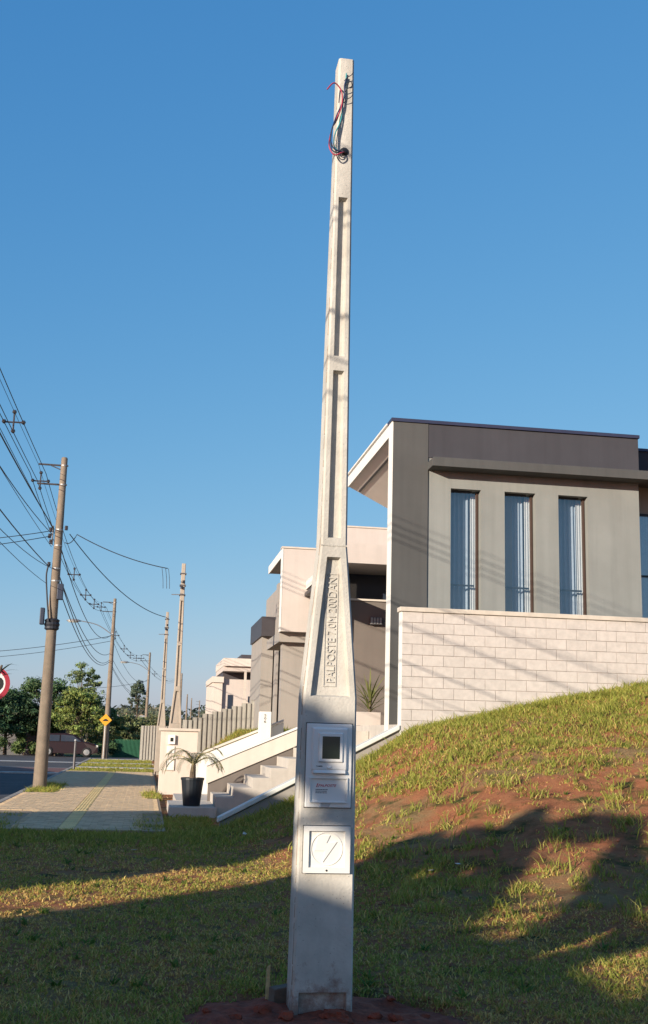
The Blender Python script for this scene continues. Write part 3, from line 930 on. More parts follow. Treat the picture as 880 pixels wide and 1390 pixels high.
# ------------------------------------------------------------------ neighbouring pink house
H2 = thing('pink_house', 'pinkish beige two-storey house with stacked box volumes behind the garden stairs', 'house', (5.5, 33, 1.8))
g = MB(); g.box(3.72, 5.4, 32.0, 32.3, 4.58, 7.02); g.build('upper_box', M['pink'], H2)
g = MB(); g.box(3.69, 3.718, 31.99, 32.3, 4.57, 7.03); g.build('box_edge', M['white_paint'], H2)
g = MB(); g.box(3.67, 5.45, 31.97, 32.33, 7.032, 7.08); g.build('flashing', M['coping'], H2)
g = MB(); g.box(3.72, 5.4, 32.31, 35.8, 6.80, 7.02); g.build('roof_slab', M['greige'], H2)
g = MB(); g.box(3.69, 3.718, 32.31, 35.8, 6.78, 7.03); g.build('fascia', M['white_paint'], H2)
g = MB(); g.box(4.75, 5.4, 32.31, 35.8, 4.58, 6.79); g.build('upper_room', M['greige'], H2)
g = MB(); g.box(3.72, 4.74, 32.31, 35.8, 4.30, 4.60); g.build('balcony_slab', M['greige'], H2)
g = MB(); g.box(3.86, 9, 32.6, 33.1, 1.6, 4.299); g.build('lower_wall', M['greige'], H2)
g = MB(); g.box(4.75, 9, 33.11, 36, 1.6, 4.29); g.build('lower_rooms', M['greige'], H2)
g = MB(); g.box(5.46, 9, 33.0, 35.95, 4.31, 5.68); g.build('taupe_wall', M['taupe'], H2)
g = MB(); g.box(5.0, 9, 32.56, 32.598, 1.7, 5.64); g.build('taupe_panel', M['taupe'], H2)
g = MB(); g.box(5.0, 9, 32.50, 32.62, 5.645, 5.70); g.build('sill_band', M['parapet'], H2)
g = MB(); g.box(5.55, 9, 33.6, 33.65, 5.70, 6.72); g.build('clerestory_glass', M['dark_glass'], H2)
g = MB(); g.box(5.50, 9, 31.4, 35, 6.60, 7.18); g.build('beam_box', M['pink'], H2)
g = MB(); g.box(5.47, 5.498, 31.39, 35, 6.59, 7.19); g.build('beam_end', M['white_paint'], H2)
g = MB(); g.box(5.30, 9, 32.3, 36, 7.192, 7.82); g.build('upper_parapet', M['pink'], H2)
g = MB(); g.box(5.27, 9.03, 32.27, 36, 7.825, 7.87); g.build('flashing', M['coping'], H2)
g = MB(); g.prism_y([(4.38, 5.62), (5.4, 5.62), (5.4, 5.80), (4.38, 5.72)], 30.6, 31.97); g.build('door_canopy', M['dark_metal'], H2)
g = MB(); g.box(4.42, 4.95, 30.62, 31.98, 5.83, 6.08); g.build('canopy_upstand', M['white_paint'], H2)
vt = put('wall_lamp', None, None, H2, loc=(6.65, 32.5, 5.05))
g = MB(); g.box(6.45, 6.82, 32.40, 32.555, 4.93, 5.16); g.build('lamp_body', M['hardware'], vt, bevel=.01)
for k in range(4):
    g = MB(); g.box(6.47+.09*k, 6.52+.09*k, 32.385, 32.40, 4.95, 5.14); g.build('fin', M['galv'], vt)
# left wing further back
g = MB(); g.box(3.98, 4.4, 40.0, 44, 1.5, 5.1); g.build('wing_wall', M['greige'], H2)
g = MB(); g.box(3.92, 4.45, 39.7, 44, 5.102, 5.80); g.build('wing_box', M['dark_metal'], H2)
for x in (4.40, 4.56):
    g = MB(); g.box(x, x+.09, 39.0, 39.6, 1.5, 6.95); g.build('pilaster', M['greige'], H2)
g = MB(); g.box(4.50, 6, 39.2, 44, 1.5, 6.9); g.build('rear_wall', M['greige'], H2)

# agave by the entrance
AG = thing('agave', 'spiky yellow-green agave in a pale planter between the two houses', 'plant', (5.42, 27.2, 1.86))
g = MB(); g.box(5.02, 5.62, 26.7, 27.4, 1.862, 2.22); g.build('planter', M['pink'], AG, bevel=.01)


def leaf_strip(g, cols, base, d, length, width, droop, col, seg=5, fold=0.25):
    d = Vector(d).normalized(); side = d.cross(Vector((0, 0, 1)))
    if side.length < 1e-3: side = Vector((1, 0, 0))
    side.normalize(); p = Vector(base); i = len(g.v)
    for k in range(seg+1):
        t = k/seg; w = width*(0.55+0.9*t-1.45*t*t) if t < 1 else 0.002
        w = max(w, .002)
        g.v += [tuple(p-side*w), tuple(p+side*w)]; cols += [col, col]
        p = p + d*(length/seg); d = (d+Vector((0, 0, -droop/seg))).normalized()
    for k in range(seg):
        a = i+2*k; g.f.append((a, a+1, a+3, a+2))


def col_mesh(g, cols, name):
    me = g.mesh(name)
    at = me.color_attributes.new('col', 'FLOAT_COLOR', 'POINT')
    arr = np.ones((len(g.v), 4), dtype=np.float32); arr[:, :3] = np.array(cols, dtype=np.float32)
    at.data.foreach_set('color', arr.ravel())
    return me


g = MB(); cols = []
for k in range(34):
    a = k*2.399; el = 0.25+1.1*((k % 17)/17)
    c = random.uniform(.8, 1.25)
    leaf_strip(g, cols, (5.4+.03*math.cos(a), 27.0+.03*math.sin(a), 2.2+.012*k), (math.cos(a)*math.cos(el), math.sin(a)*math.cos(el), math.sin(el)), random.uniform(.55, .9), .032, .55, (.15*c, .16*c, .05*c))
put('leaves', col_mesh(g, cols, 'leaves'), M['leaf'], AG)
g = MB(); g.tube([(5.4, 27.0, 2.15), (5.4, 27.0, 2.6)], [.05, .04], 8); g.build('stem', M['bark'], AG)

# ------------------------------------------------------------------ potted palm
PP2 = thing('potted_palm', 'small arching palm in a tapered dark plastic pot on the stair landing', 'potted plant', (1.0, 23.1, .17))
g = MB(); g.lathe([(.165, 0), (.17, .01), (.225, .50), (.238, .505), (.238, .55), (.215, .55), (.205, .49)], (1.0, 23.1, .172), 20); g.build('pot', M['pot'], PP2, smooth=False)
g = MB(); g.lathe([(.208, .47), (.19, .492), (.05, .50)], (1.0, 23.1, .172), 16); g.build('potting_soil', M['pot_soil'], PP2)
g = MB(); g.tube([(1.0, 23.1, .64), (1.0, 23.1, .82), (1.01, 23.1, .98)], [.07, .06, .045], 9); g.build('trunk', M['bark'], PP2)
g = MB(); cols = []; gs = MB()
for k in range(15):
    a = k*2.399+.4; el = random.uniform(.65, 1.3)
    ln = random.uniform(.7, 1.0)
    d = Vector((math.cos(a)*math.cos(el), math.sin(a)*math.cos(el), math.sin(el))); p = Vector((1.01, 23.1, .96)); path = [p.copy()]
    seg = 13
    for s_ in range(seg):
        p = p+d*(ln/seg); d = (d+Vector((0, 0, -.09-.022*s_))).normalized(); path.append(p.copy())
    gs.tube(path, [.010*(1-.7*i/seg) for i in range(seg+1)], 4)
    for s_ in range(2, seg+1):
        t = (path[s_]-path[s_-1]).normalized(); sd = t.cross(Vector((0, 0, 1))).normalized()
        for sg in (-1, 1):
            for q in (0.0, .5):
                c = random.uniform(.7, 1.3)
                b = path[s_-1].lerp(path[s_], q)
                leaf_strip(g, cols, b, sd*sg*.8+t*.7+Vector((0, 0, .12)), random.uniform(.14, .22)*(1-.35*abs(s_/seg-.5)), .009, .9, (.15*c, .16*c, .07*c), 3)
put('fronds', col_mesh(g, cols, 'fronds'), M['leaf'], PP2)
gs.build('frond_stems', M['wood'], PP2)

# ------------------------------------------------------------------ meter pillar with its pole
MP = thing('meter_pillar', 'cream rendered pillar with three small meter boxes under a flat cap', 'meter pillar', (.9, 30.5, 0))
g = MB(); g.box(.42, 1.40, 30.3, 30.62, -.1, 1.645); g.build('pillar_body', M['parapet'], MP, bevel=.006)
g = MB(); g.box(.36, 1.46, 30.24, 30.68, 1.648, 1.72); g.build('cap', M['coping'], MP, bevel=.008)
g = MB(); g.box(.62, .80, 30.22, 30.30, 1.30, 1.54); o = g.build('meter_case', M['box'], MP, bevel=.008)
g = MB(); g.box(.67, .75, 30.214, 30.222, 1.37, 1.47); g.build('window_pane', M['smoke'], o)
g = MB(); g.box(.60, .80, 30.275, 30.30, 1.06, 1.25); o = g.build('valve_cover', M['box_grey'], MP, bevel=.006)
g = MB(); g.lathe([(.02, 0), (.02, .01)], n=10)
for i, v in enumerate(g.v): g.v[i] = (.70+v[0], 30.275-v[2], 1.10+v[1])
g.build('knob', M['frame_dark'], o)
g = MB()
for (a, b, c, d) in ((.58, .60, .62, .92), (.79, .81, .62, .92), (.60, .79, .90, .92), (.60, .79, .62, .64)): g.box(a, b, 30.27, 30.30, c, d)
o = g.build('cover_frame', M['parapet'], MP)
g = MB(); g.box(.60, .79, 30.285, 30.30, .64, .90); g.build('cover_plate', M['box_grey'], o)


def service_pole(name, label, loc):
    t = thing(name, label, 'pole', loc, 'slender service poles')
    put('shaft', shaft_me.copy(), None, t, loc=(loc[0], loc[1]-.13, 0)).data.materials.clear()
    [c for c in bpy.data.objects if c.parent == t][0].data.materials.append(M['concrete_far'])
    x, y = loc[0], loc[1]-.13
    for z in (5.35, 5.62, 5.95):
        g = MB(); g.box(x-.085, x+.085, y-.01, y+.21, z, z+.035)
        g.build('strap', M['hardware'], t)
    g = MB(); g.tube([(x-.06, y-.02, 5.37), (x-.30, y-.04, 5.36)], .014, 6); g.build('cable_hook', M['galv'], t)
    for k in range(2):
        g = MB(); g.lathe([(.02, 0), (.045, .015), (.03, .04), (.045, .065), (.02, .08)], (x-.03+.05*k, y-.05, 5.53+.16*k), 8); g.build('insulator', M['insul'], t)
    return t


service_pole('service_pole', 'slender concrete service pole rising directly behind the meter pillar', (.80, 31.0, 0))
service_pole('service_pole', 'farther slender concrete service pole beyond the meter pillar, beside the zinc fence', (.60, 44.0, 0))

# ------------------------------------------------------------------ zinc fences
def zinc_fence(label, spans):
    f = thing('zinc_fence', label, 'fence', (spans[0][0], spans[0][2], 0))
    for (x0, x1, y, zb, zt) in spans:
        w = x1-x0
        g = MB(); n = max(2, int(w/.125)); pts = []
        for k in range(n):
            a = x0+w*k/n; s_ = w/n
            pts += [(a, 0), (a+s_*.45, 0), (a+s_*.55, .055), (a+s_*.92, .055)]
        pts.append((x1, 0))
        for k in range(len(pts)-1):
            (xa, ya), (xb, yb) = pts[k], pts[k+1]
            g.quad((xa, y-ya, zb), (xb, y-yb, zb), (xb, y-yb, zt), (xa, y-ya, zt))
        # back skin
        g.quad((x1, y+.02, zb), (x0, y+.02, zb), (x0, y+.02, zt), (x1, y+.02, zt))
        g.build('sheet', M['zinc'], f)
    return f


spans = []
for k in range(9):
    x0 = 1.35+k*.36
    zt = 2.05+.115*k+random.uniform(-.02, .03)
    spans.append((x0, x0+.35, 42.0+.004*k, T(x0, 42)-.15, zt+.02))
zinc_fence('weathered zinc sheet fence stepping up the slope beside the pink house', spans)
spans = [(-.25+k*.5, .24+k*.5, 65.9, -.15, 1.95+.02*(k % 2)) for k in range(9)]
zinc_fence('low zinc sheet fence on the far lot, facing the side street', spans)

# ------------------------------------------------------------------ far pale house
H3 = thing('beige_house', 'small distant flat-roofed beige house above the zinc fence', 'house', (4.7, 58, 1.5))
g = MB(); g.box(3.82, 6.2, 58.0, 64, .5, 4.4); g.build('wall', M['pink'], H3)
g = MB(); g.box(3.78, 6.25, 57.4, 64, 5.05, 5.45); g.build('parapet', M['parapet'], H3)
g = MB(); g.box(3.80, 6.22, 57.6, 64, 4.80, 5.045); g.build('parapet_base', M['pink'], H3)
g = MB(); g.box(3.86, 6.2, 58.9, 64, 4.41, 4.79); g.build('recess_shade', M['dark_metal'], H3)  # dark strip standing in for the shade under the parapet
g = MB(); g.box(3.30, 3.80, 57.8, 64, .5, 4.20); g.build('side_wall', M['parapet'], H3)
g = MB(); g.box(3.25, 3.85, 57.7, 64, 4.205, 4.50); g.build('side_cap', M['parapet'], H3)
g = MB(); g.box(4.85, 6.2, 59.5, 63, 5.46, 5.80); g.build('water_tank_box', M['dark_metal'], H3)
g = MB(); g.box(4.88, 5.0, 57.5, 57.62, .5, 4.79); g.build('downpipe', M['coping'], H3)
g = MB(); g.box(4.10, 4.35, 57.95, 57.99, 2.3, 3.6); o = g.build('window', M['dark_glass'], H3)
g = MB(); g.box(5.15, 5.80, 57.95, 57.99, 3.25, 3.55); o = g.build('window', M['dark_glass'], H3)
g = MB(); g.box(5.12, 5.83, 57.90, 57.995, 3.20, 3.245); g.build('sill', M['coping'], o)

# ------------------------------------------------------------------ street utility poles
UP0 = (-2.72, 31.4)


def utility_pole(label, loc, detail=True, h=9.2, lamp=False, arm=True):
    t = thing('utility_pole', label, 'utility pole', (loc[0], loc[1], 0), 'utility poles along the street')
    x, y = loc
    g = MB(); n = 14; pr = []
    g.tube([(x, y, -.5), (x, y, 0), (x, y, h*.5), (x, y, h-.03), (x, y, h)], [.19, .185, .135, .088, .075], 18)
    g.build('shaft', M['pole'], t, smooth=True)
    if arm:
        for z in (h-.24, h-.80):
            g = MB(); g.tube([(x+.12, y-.02, z), (x-.70, y-.05, z)], .028, 6); g.build('bracket_arm', M['hardware'], t)
        g = MB(); g.tube([(x-.08, y-.02, h-.36), (x-.35, y-.04, h-.26)], .016, 5); g.build('arm_brace', M['hardware'], t)
    for z in ((h-.24, h-.80, h-2.1, h-2.55, h-3.2, h-3.55) if detail else (h-.24, h-2.1)):
        rr = .185-(z/h)*.105+.006
        g = MB(); g.lathe([(rr, -.02), (rr+.005, -.018), (rr+.005, .018), (rr, .02)], (x, y, z), 16); g.build('clamp_band', M['galv'], t)
    if detail:
        for k, (dx, z) in enumerate(((-.22, h-2.12), (-.24, h-2.30), (-.20, h-2.46), (.20, h-2.05), (-.20, h-3.1))):
            g = MB(); g.lathe([(.02, -.06), (.055, -.05), (.035, -.02), (.055, .01), (.035, .03), (.05, .06), (.02, .07)], (x+dx, y-.08, z), 8); g.build('insulator', M['insul'], t)
        g = MB(); g.tube([(x-.16, y-.08, h-2.0), (x-.16, y-.08, h-2.55)], .022, 6); g.build('insulator_rack', M['hardware'], t)
        g = MB(); g.box(x+.09, x+.25, y-.25, y-.05, 5.12, 5.56); g.build('splice_box', M['box_blue'], t, bevel=.015)
        g = MB(); g.box(x-.33, x-.21, y-.2, y, 4.42, 4.88); g.build('equipment_case', M['box_blue'], t, bevel=.02)
        g = MB(); g.lathe([(.15, 0), (.20, .04), (.19, .1), (.215, .16), (.19, .22), (.21, .28), (.15, .32)], (x, y, 4.28), 14); g.build('cable_coil', M['wire'], t)
        g = MB(); g.tube(spline([(x-.2, y-.12, 6.1), (x-.24, y-.14, 5.8), (x-.19, y-.16, 5.3), (x-.12, y-.2, 4.8), (x-.08, y-.22, 4.5)]), .024, 6); g.build('riser_cable', M['wire'], t)
    if lamp:
        lo = put('lamp_arm', None, None, t, loc=(x, y, 7.2))
        g = MB(); g.tube(spline([(x, y-.1, 7.2), (x-.9, y-.2, 7.75), (x-1.9, y-.3, 7.95)]), .03, 6); g.build('arm', M['galv'], lo)
        g = MB(); g.lathe([(.03, -.02), (.15, 0), (.17, .05), (.10, .13), (.02, .15)], (0, 0, 0), 12)
        for i, v in enumerate(g.v): g.v[i] = (x-2.3+v[0]*2.6, y-.3+v[1], 7.9+v[2])
        g.build('lamp_head', M['galv'], lo, smooth=True)
        g = MB(); g.lathe([(.12, -.06), (.14, -.02)], (0, 0, 0), 12)
        for i, v in enumerate(g.v): g.v[i] = (x-2.35+v[0]*2.2, y-.3+v[1], 7.9+v[2])
        g.build('lamp_glass', M['lamp_glass'], lo)
    return t


utility_pole('tall tapered utility pole with dark equipment boxes and cables at the kerb by the sidewalk', UP0)
UP1 = (-2.25, 67.3)
utility_pole('utility pole with a street lamp arm, behind the yellow diamond sign', UP1, False, 9.4, True)
UP2 = (0.02, 106)
utility_pole('distant utility pole with short bracket, between lamp pole and zinc fence', UP2, False, 8.95, True)
UPM = (-2.95, -4.5)
utility_pole('utility pole at the kerb across from the houses behind, before the lawn', UPM, False, 9.2)
for x, y, h in ((4.4, 150, 9.4), (5.6, 160, 7.0), (7.4, 190, 7.4), (10.6, 230, 8.2), (12.9, 245, 6.6)):
    utility_pole({4.4: 'far utility pole just right of the slender service pole, tallest of the far row', 5.6: 'short pale far pole beside the tallest far utility pole', 7.4: 'thin pale far pole in the middle of the far row', 10.6: 'far dark pole before the white distant roof', 12.9: 'farthest short pole next to the beige house'}[x], (x, y), False, h, False, x in (4.4, 10.6))

# ------------------------------------------------------------------ cables
def sagp(a, b, sag, n=22):
    a, b = Vector(a), Vector(b)
    return [a.lerp(b, k/n)+Vector((0, 0, -4*sag*(k/n)*(1-k/n))) for k in range(n+1)]


def cable(label, a, b, sag, r=.012, group='low street cables', n=22):
    o = MB().tube(sagp(a, b, sag, n), r, 5).build('overhead_cable', M['wire'], smooth=True)
    return tag(o, label, 'cable', group)


def spacer_mesh():
    g = MB()
    for dx, dz in ((0, .24), (-.22, 0), (.22, 0), (0, -.22)):
        g.tube([(0, 0, 0), (dx, 0, dz)], .022, 5)
        g.tube([(dx, -.09, dz), (dx, 0, dz+.01), (dx, .09, dz)], [.03, .055, .03], 7)
    for a, b in (((-.22, 0), (0, .24)), ((0, .24), (.22, 0))):
        pass
    return g.mesh('spacer')


spm = spacer_mesh(); spm.materials.append(M['insul'])


def span(label, a, b, sag, sp, r=.010, scale=1.0):
    a, b = Vector(a), Vector(b)
    t = thing('spacer_cable_span', label, 'cable span', a, 'spacer cable spans')
    for dx, dz, rr, sg in ((0, .24, .006, sag*.97), (-.22, 0, r, sag), (.22, 0, r, sag), (0, -.22, r, sag)):
        off = Vector((dx*scale, 0, dz*scale))
        MB().tube(sagp(a+off, b+off, sg), rr, 5).build('cable', M['wire'], t, smooth=True)
    for s_ in sp:
        p = a.lerp(b, s_)+Vector((0, 0, -4*sag*s_*(1-s_)))
        put('spacer', spm, None, t, loc=p)
    return t


BA, BB, BC, B_ = (-3.42, 31.35, 8.70), (-2.95, 67.25, 8.85), (-.68, 105.9, 8.4), (-3.5, -4.6, 8.7)
span('insulated spacer cables from the near roadside pole to the one beside the lawn', B_, BA, .25, (.3, .58, .84))
span('insulated spacer cables with cross-shaped spacers from the first pole to the lamp pole', BA, BB, 1.0, (.02, .40, .60, .78, .96))
span('insulated spacer cables from the lamp pole to the distant pole', BB, BC, 1.0, (.25, .45, .62, .8, .96))
span('insulated spacer cables running on to the far row of poles', BC, (3.7, 150, 8.6), 1.0, (.3, .6))
ex, ey = UP0
for k, (z0, z1, sg, r_) in enumerate(((7.1, 7.15, .35, .015), (6.95, 6.9, .75, .010), (6.05, 6.1, .5, .013), (6.0, 5.8, .95, .008), (6.6, 6.4, .35, .007), (5.55, 5.45, .6, .007), (7.05, 6.75, .2, .007))):
    d = .16+.05*(k % 3)
    cable('black low cable strung along the kerb towards the first pole, from before the lawn', (-2.95-d*.6, -4.5, z0+.1), (ex-d*.8, ey-.1, z0), sg, r_)
for k, (z0, z1, sg) in enumerate(((7.0, 7.2, 1.15), (6.05, 6.1, .85), (5.95, 5.7, 1.0), (5.5, 5.6, .9))):
    cable('black low cable sagging between the first pole and the lamp pole', (ex-.05+.05*k, ey-.1, z0), (UP1[0]-.12, UP1[1], z1), sg, .014, 'low cables to the lamp pole')
    cable('thin black low cable from the lamp pole to the distant pole', (UP1[0]-.1, UP1[1], z1), (UP2[0]-.1, UP2[1], z0-.6), sg, .012, 'low cables to the distant pole')
cable('service cable drooping from the first pole to the slender pole behind the pillar', (ex+.5, ey, 7.0), (.36, 31.1, 6.12), .12, .013, None)
cable('short jumper cable looping from the first pole to the service drop', (ex+.18, ey-.05, 6.75), (ex+.5, ey, 7.0), .12, .012, None, 8)
for k, dx in enumerate((-.10, 0, .08)):
    o = MB().tube(spline([(.36+dx-.06, 31.1, 6.12), (.34+dx, 31.1, 5.85), (.36+dx, 31.1, 5.55)]), .007, 5).build('drop_wire', M['wire'])
    tag(o, 'thin dropper wire hanging from the service cable beside the slender pole', 'wire', 'dropper wires')
cable('service cable drooping from the first pole to the farther slender service pole', (ex+.3, ey, 7.0), (.52, 43.9, 6.05), .42, .014, None)
cable('cable crossing the street from the first pole, upper of two', (ex-.2, ey-.1, 7.05), (-12.5, 30, 6.6), .5, .011, None)
cable('cable crossing the street from the first pole, lower of two', (ex-.2, ey-.1, 6.9), (-12.5, 28.5, 5.6), .4, .011, None)
cable('cable crossing the side street from the lamp pole, upper of two', (UP1[0]-.1, UP1[1], 7.15), (-14, 66, 5.5), .3, .016, None)
cable('cable crossing the side street from the lamp pole, lower of two', (UP1[0]-.1, UP1[1], 6.85), (-14, 66, 5.15), .3, .014, None)
cable('thin cable from the distant pole across the trees to the other side', (UP2[0]-.1, UP2[1], 6.3), (-7.5, 100, 5.2), .3, .016, None)

# ------------------------------------------------------------------ signs
SG = thing('speed_hump_sign', 'yellow diamond road sign with black hump symbol on the lamp pole', 'road sign', (-2.3, 67.0, 1.9))
g = MB(); s_ = .36; c = (-2.33, 2.22)
g.prism_y([(c[0], c[1]-s_), (c[0]+s_, c[1]), (c[0], c[1]+s_), (c[0]-s_, c[1])], 66.98, 67.0); g.build('panel', M['sign_yellow'], SG)
g = MB(); g.prism_y([(c[0]-.18, c[1]-.06), (c[0]+.18, c[1]-.06), (c[0]+.12, c[1]), (c[0]+.05, c[1]+.06), (c[0]-.05, c[1]+.06), (c[0]-.12, c[1])], 66.965, 66.978); g.build('hump_symbol', M['frame_dark'], SG)
g = MB(); g.tube([(c[0], 67.03, -.1), (c[0], 67.03, 2.5)], .03, 8); g.build('post', M['galv'], SG)
RS = thing('round_sign', 'round red-rimmed speed limit sign among leaves at the kerb', 'road sign', (-2.26, 17, 0))
cx, cz_ = -2.27, 2.235


def disc(g, r0_, r1_, y0, y1, n=32):
    for k in range(n):
        a, b = 2*math.pi*k/n, 2*math.pi*(k+1)/n
        P4 = [(cx+rr*math.cos(w), cz_+rr*math.sin(w)) for w, rr in ((a, r0_), (a, r1_), (b, r1_), (b, r0_))]
        g.hexa([(x, y0, z) for x, z in P4]+[(x, y1, z) for x, z in P4])


g = MB(); disc(g, .0, .255, 17.0, 17.004); g.build('panel', M['sign_white'], RS)
g = MB(); disc(g, .195, .262, 16.995, 16.9985); g.build('red_ring', M['sign_red'], RS)
lettering('30', RS, M['frame_dark'], (cx-.16, 16.9985, cz_-.10), .33, .20, .0015, FACE, .004, name='numerals')
g = MB(); g.tube([(cx, 17.04, -.3), (cx, 17.04, 2.5)], .03, 8); g.build('post', M['galv'], RS)
g = MB(); g.tube([(-2.80, 47.4, -.1), (-2.80, 47.4, 1.15)], .05, 8)
o = g.build('bollard_post', M['hardware']); 
g = MB(); g.lathe([(.055, 0), (.07, .02), (.05, .07)], (-2.80, 47.4, 1.15), 8); g.build('cap', M['galv'], o)
tag(o, 'thin dark post at the kerb corner beside the speed table', 'post')

# ------------------------------------------------------------------ vegetation
def leaf_cloud(g, cols, c, rad, n, size, base, rs, flat=1.0, spread=.35):
    """n small leaf faces through an uneven ellipsoid clump"""
    for _ in range(n):
        d = Vector((rs.gauss(0, 1), rs.gauss(0, 1), rs.gauss(0, 1))).normalized()
        r_ = rs.random()**(1/2.2)
        p = Vector(c)+Vector((d.x*rad[0], d.y*rad[1], d.z*rad[2]))*r_
        nrm = (d+Vector((rs.gauss(0, .6), rs.gauss(0, .6), rs.gauss(0, .6)+.4))).normalized()
        a = nrm.cross(Vector((rs.random()-.5, rs.random()-.5, rs.random()-.5))).normalized(); b = nrm.cross(a)
        s_ = size*rs.uniform(.6, 1.4)
        k = rs.uniform(1-spread, 1+spread)
        col = (base[0]*1.9*k*rs.uniform(.85, 1.15), base[1]*1.75*k, base[2]*2.2*k)  # leaf colours lightened in place of haze over the distant trees
        i = len(g.v)
        g.v += [tuple(p-a*s_), tuple(p+b*s_*.45), tuple(p+a*s_), tuple(p-b*s_*.45)]; cols += [col]*4
        g.f.append((i, i+1, i+2, i+3))


def tree(label, loc, h, crown_r, base, n_clump=26, n_leaf=150, size=.12, seed=1, trunk_r=.12, crown_bot=.3, group='trees', name='tree', lean=(0, 0), trunk_mat='bark'):
    rs = random.Random(seed)
    t = thing(name, label, 'tree', loc, group)
    x, y, z = loc
    gt = MB(); g = MB(); cols = []
    top = Vector((x+lean[0], y+lean[1], z+h*.75))
    tp = [Vector((x, y, z-.2)), Vector((x, y, z)).lerp(top, .35)+Vector((rs.uniform(-.1, .1), rs.uniform(-.1, .1), 0)), Vector((x, y, z)).lerp(top, .7), top]
    gt.tube(spline(tp, 4), [trunk_r*(1-.75*k/12) for k in range(13)], 8)
    n_clump = int(n_clump*2.2)
    for k in range(n_clump):
        a = rs.uniform(0, 2*math.pi); hh = crown_bot+(1-crown_bot)*rs.random()**.85
        prof = math.sin(math.pi*min(1, max(.12, (hh-crown_bot*.6)/(1.08-crown_bot*.6))))**.7
        rr = crown_r*prof*math.sqrt(rs.uniform(.1, 1.25))
        c = Vector((x+lean[0]*hh+rr*math.cos(a), y+lean[1]*hh+rr*math.sin(a), z+h*hh*.93+rs.gauss(0, .05*h)))
        cr_ = crown_r*rs.uniform(.10, .30)
        kk = rs.uniform(.65, 1.4)
        leaf_cloud(g, cols, c, (cr_*rs.uniform(.8, 1.5), cr_*rs.uniform(.8, 1.5), cr_*rs.uniform(.45, .8)), int(n_leaf*1.1*rs.uniform(.3, 1.3)), size*.66, tuple(q*kk for q in base), rs)
        if k % 2: continue
        s0 = Vector((x, y, z)).lerp(top, max(.25, min(1, hh*.8)))
        mid = s0.lerp(c, .5)+Vector((0, 0, -.06*h*rs.random()))
        gt.tube([s0, mid, c], [trunk_r*.35, trunk_r*.22, trunk_r*.08], 5)
    # loose twigs between the clumps
    for k in range(int(n_clump*.8)):
        a = rs.uniform(0, 2*math.pi); hh = rs.uniform(crown_bot, 1.05)
        rr = crown_r*rs.uniform(.3, 1.15)*math.sin(math.pi*min(1, max(.15, (hh-crown_bot*.6)/(1.12-crown_bot*.6))))
        leaf_cloud(g, cols, (x+rr*math.cos(a), y+rr*math.sin(a), z+h*hh*.95), (crown_r*.22, crown_r*.22, crown_r*.18), int(n_leaf*.22), size*.6, base, rs)
    gt.build('trunk', M[trunk_mat], t, smooth=True)
    put('crown', col_mesh(g, cols, 'crown'), M['leaf'], t)
    return t


GR = 'trees lining the far side street'
tree('dark rounded street tree left of the first pole, above the grey garden wall', (-9.3, 79, -.1), 4.3, 2.0, (.030, .060, .022), 34, 190, .15, 3, .14, .35, GR)
tree('dense dark tree directly behind the first utility pole', (-7.0, 80, -.1), 5.1, 2.2, (.040, .075, .024), 34, 190, .15, 4, .14, .3, GR)
tree('bright yellow-green young tree beside the parked dark car', (-4.6, 78.5, -.1), 4.5, 1.7, (.095, .13, .028), 28, 170, .14, 5, .1, .35, GR)
tree('light green feathery tree top rising behind the young yellow-green tree', (-4.9, 88, -.1), 6.6, 1.5, (.075, .11, .035), 22, 120, .15, 6, .12, .45, GR)
tree('dark low tree at the left end of the garden wall', (-11.4, 77.5, -.1), 4.2, 1.9, (.025, .055, .02), 30, 180, .15, 8, .14, .25, GR)
tree('medium green leafy shrub tree left of the diamond sign', (-2.9, 82, -.1), 3.4, 1.2, (.07, .10, .025), 22, 150, .14, 9, .08, .2, GR)
tree('olive green tree behind the green railing fence', (-1.2, 90, -.1), 2.9, 1.7, (.085, .105, .035), 26, 150, .16, 10, .1, .2, GR)
tree('bushy green tree behind the railing, next to the zinc fence', (.8, 96, -.1), 3.0, 1.7, (.085, .10, .035), 26, 150, .16, 12, .1, .2, GR)
tree('tall distant rounded tree standing above the wooded horizon', (-1.35, 170, .5), 8.6, 1.35, (.05, .075, .04), 18, 140, .24, 14, .16, .55, 'far trees')
tree('pale yellowish banana-like shrub beyond the meter pillar', (6.4, 118, -.2), 2.6, 1.5, (.12, .12, .04), 14, 90, .22, 15, .08, .2, 'far trees')
# hedge and plants along the side street
for k, (x, y, h, w, c) in enumerate(((-10.2, 77.2, 1.2, 1.2, (.04, .07, .02)), (-7.9, 77.4, 1.0, .9, (.05, .08, .02)), (-5.9, 77.6, 1.1, .8, (.035, .06, .02)), (-2.6, 79, 1.1, 1.0, (.03, .06, .02)))):
    rs = random.Random(k+50); g = MB(); cols = []
    t = thing('shrub', ['low dark shrub at the foot of the garden wall, far end', 'small shrub by the garden wall under the dark trees', 'dark shrub beside the parked car', 'shaded shrub at the end of the green railing'][k], 'shrub', (x, y, -.1))
    for q in range(9):
        leaf_cloud(g, cols, (x+rs.uniform(-w, w)*.7, y+rs.uniform(-.3, .3), h*rs.uniform(.25, .7)), (w*.4, .4, h*.35), 110, .1, c, rs)
    put('foliage', col_mesh(g, cols, 'foliage'), M['leaf'], t)
    MB().tube([(x, y, -.2), (x, y, h*.6)], [.05, .02], 6).build('stem', M['bark'], t)
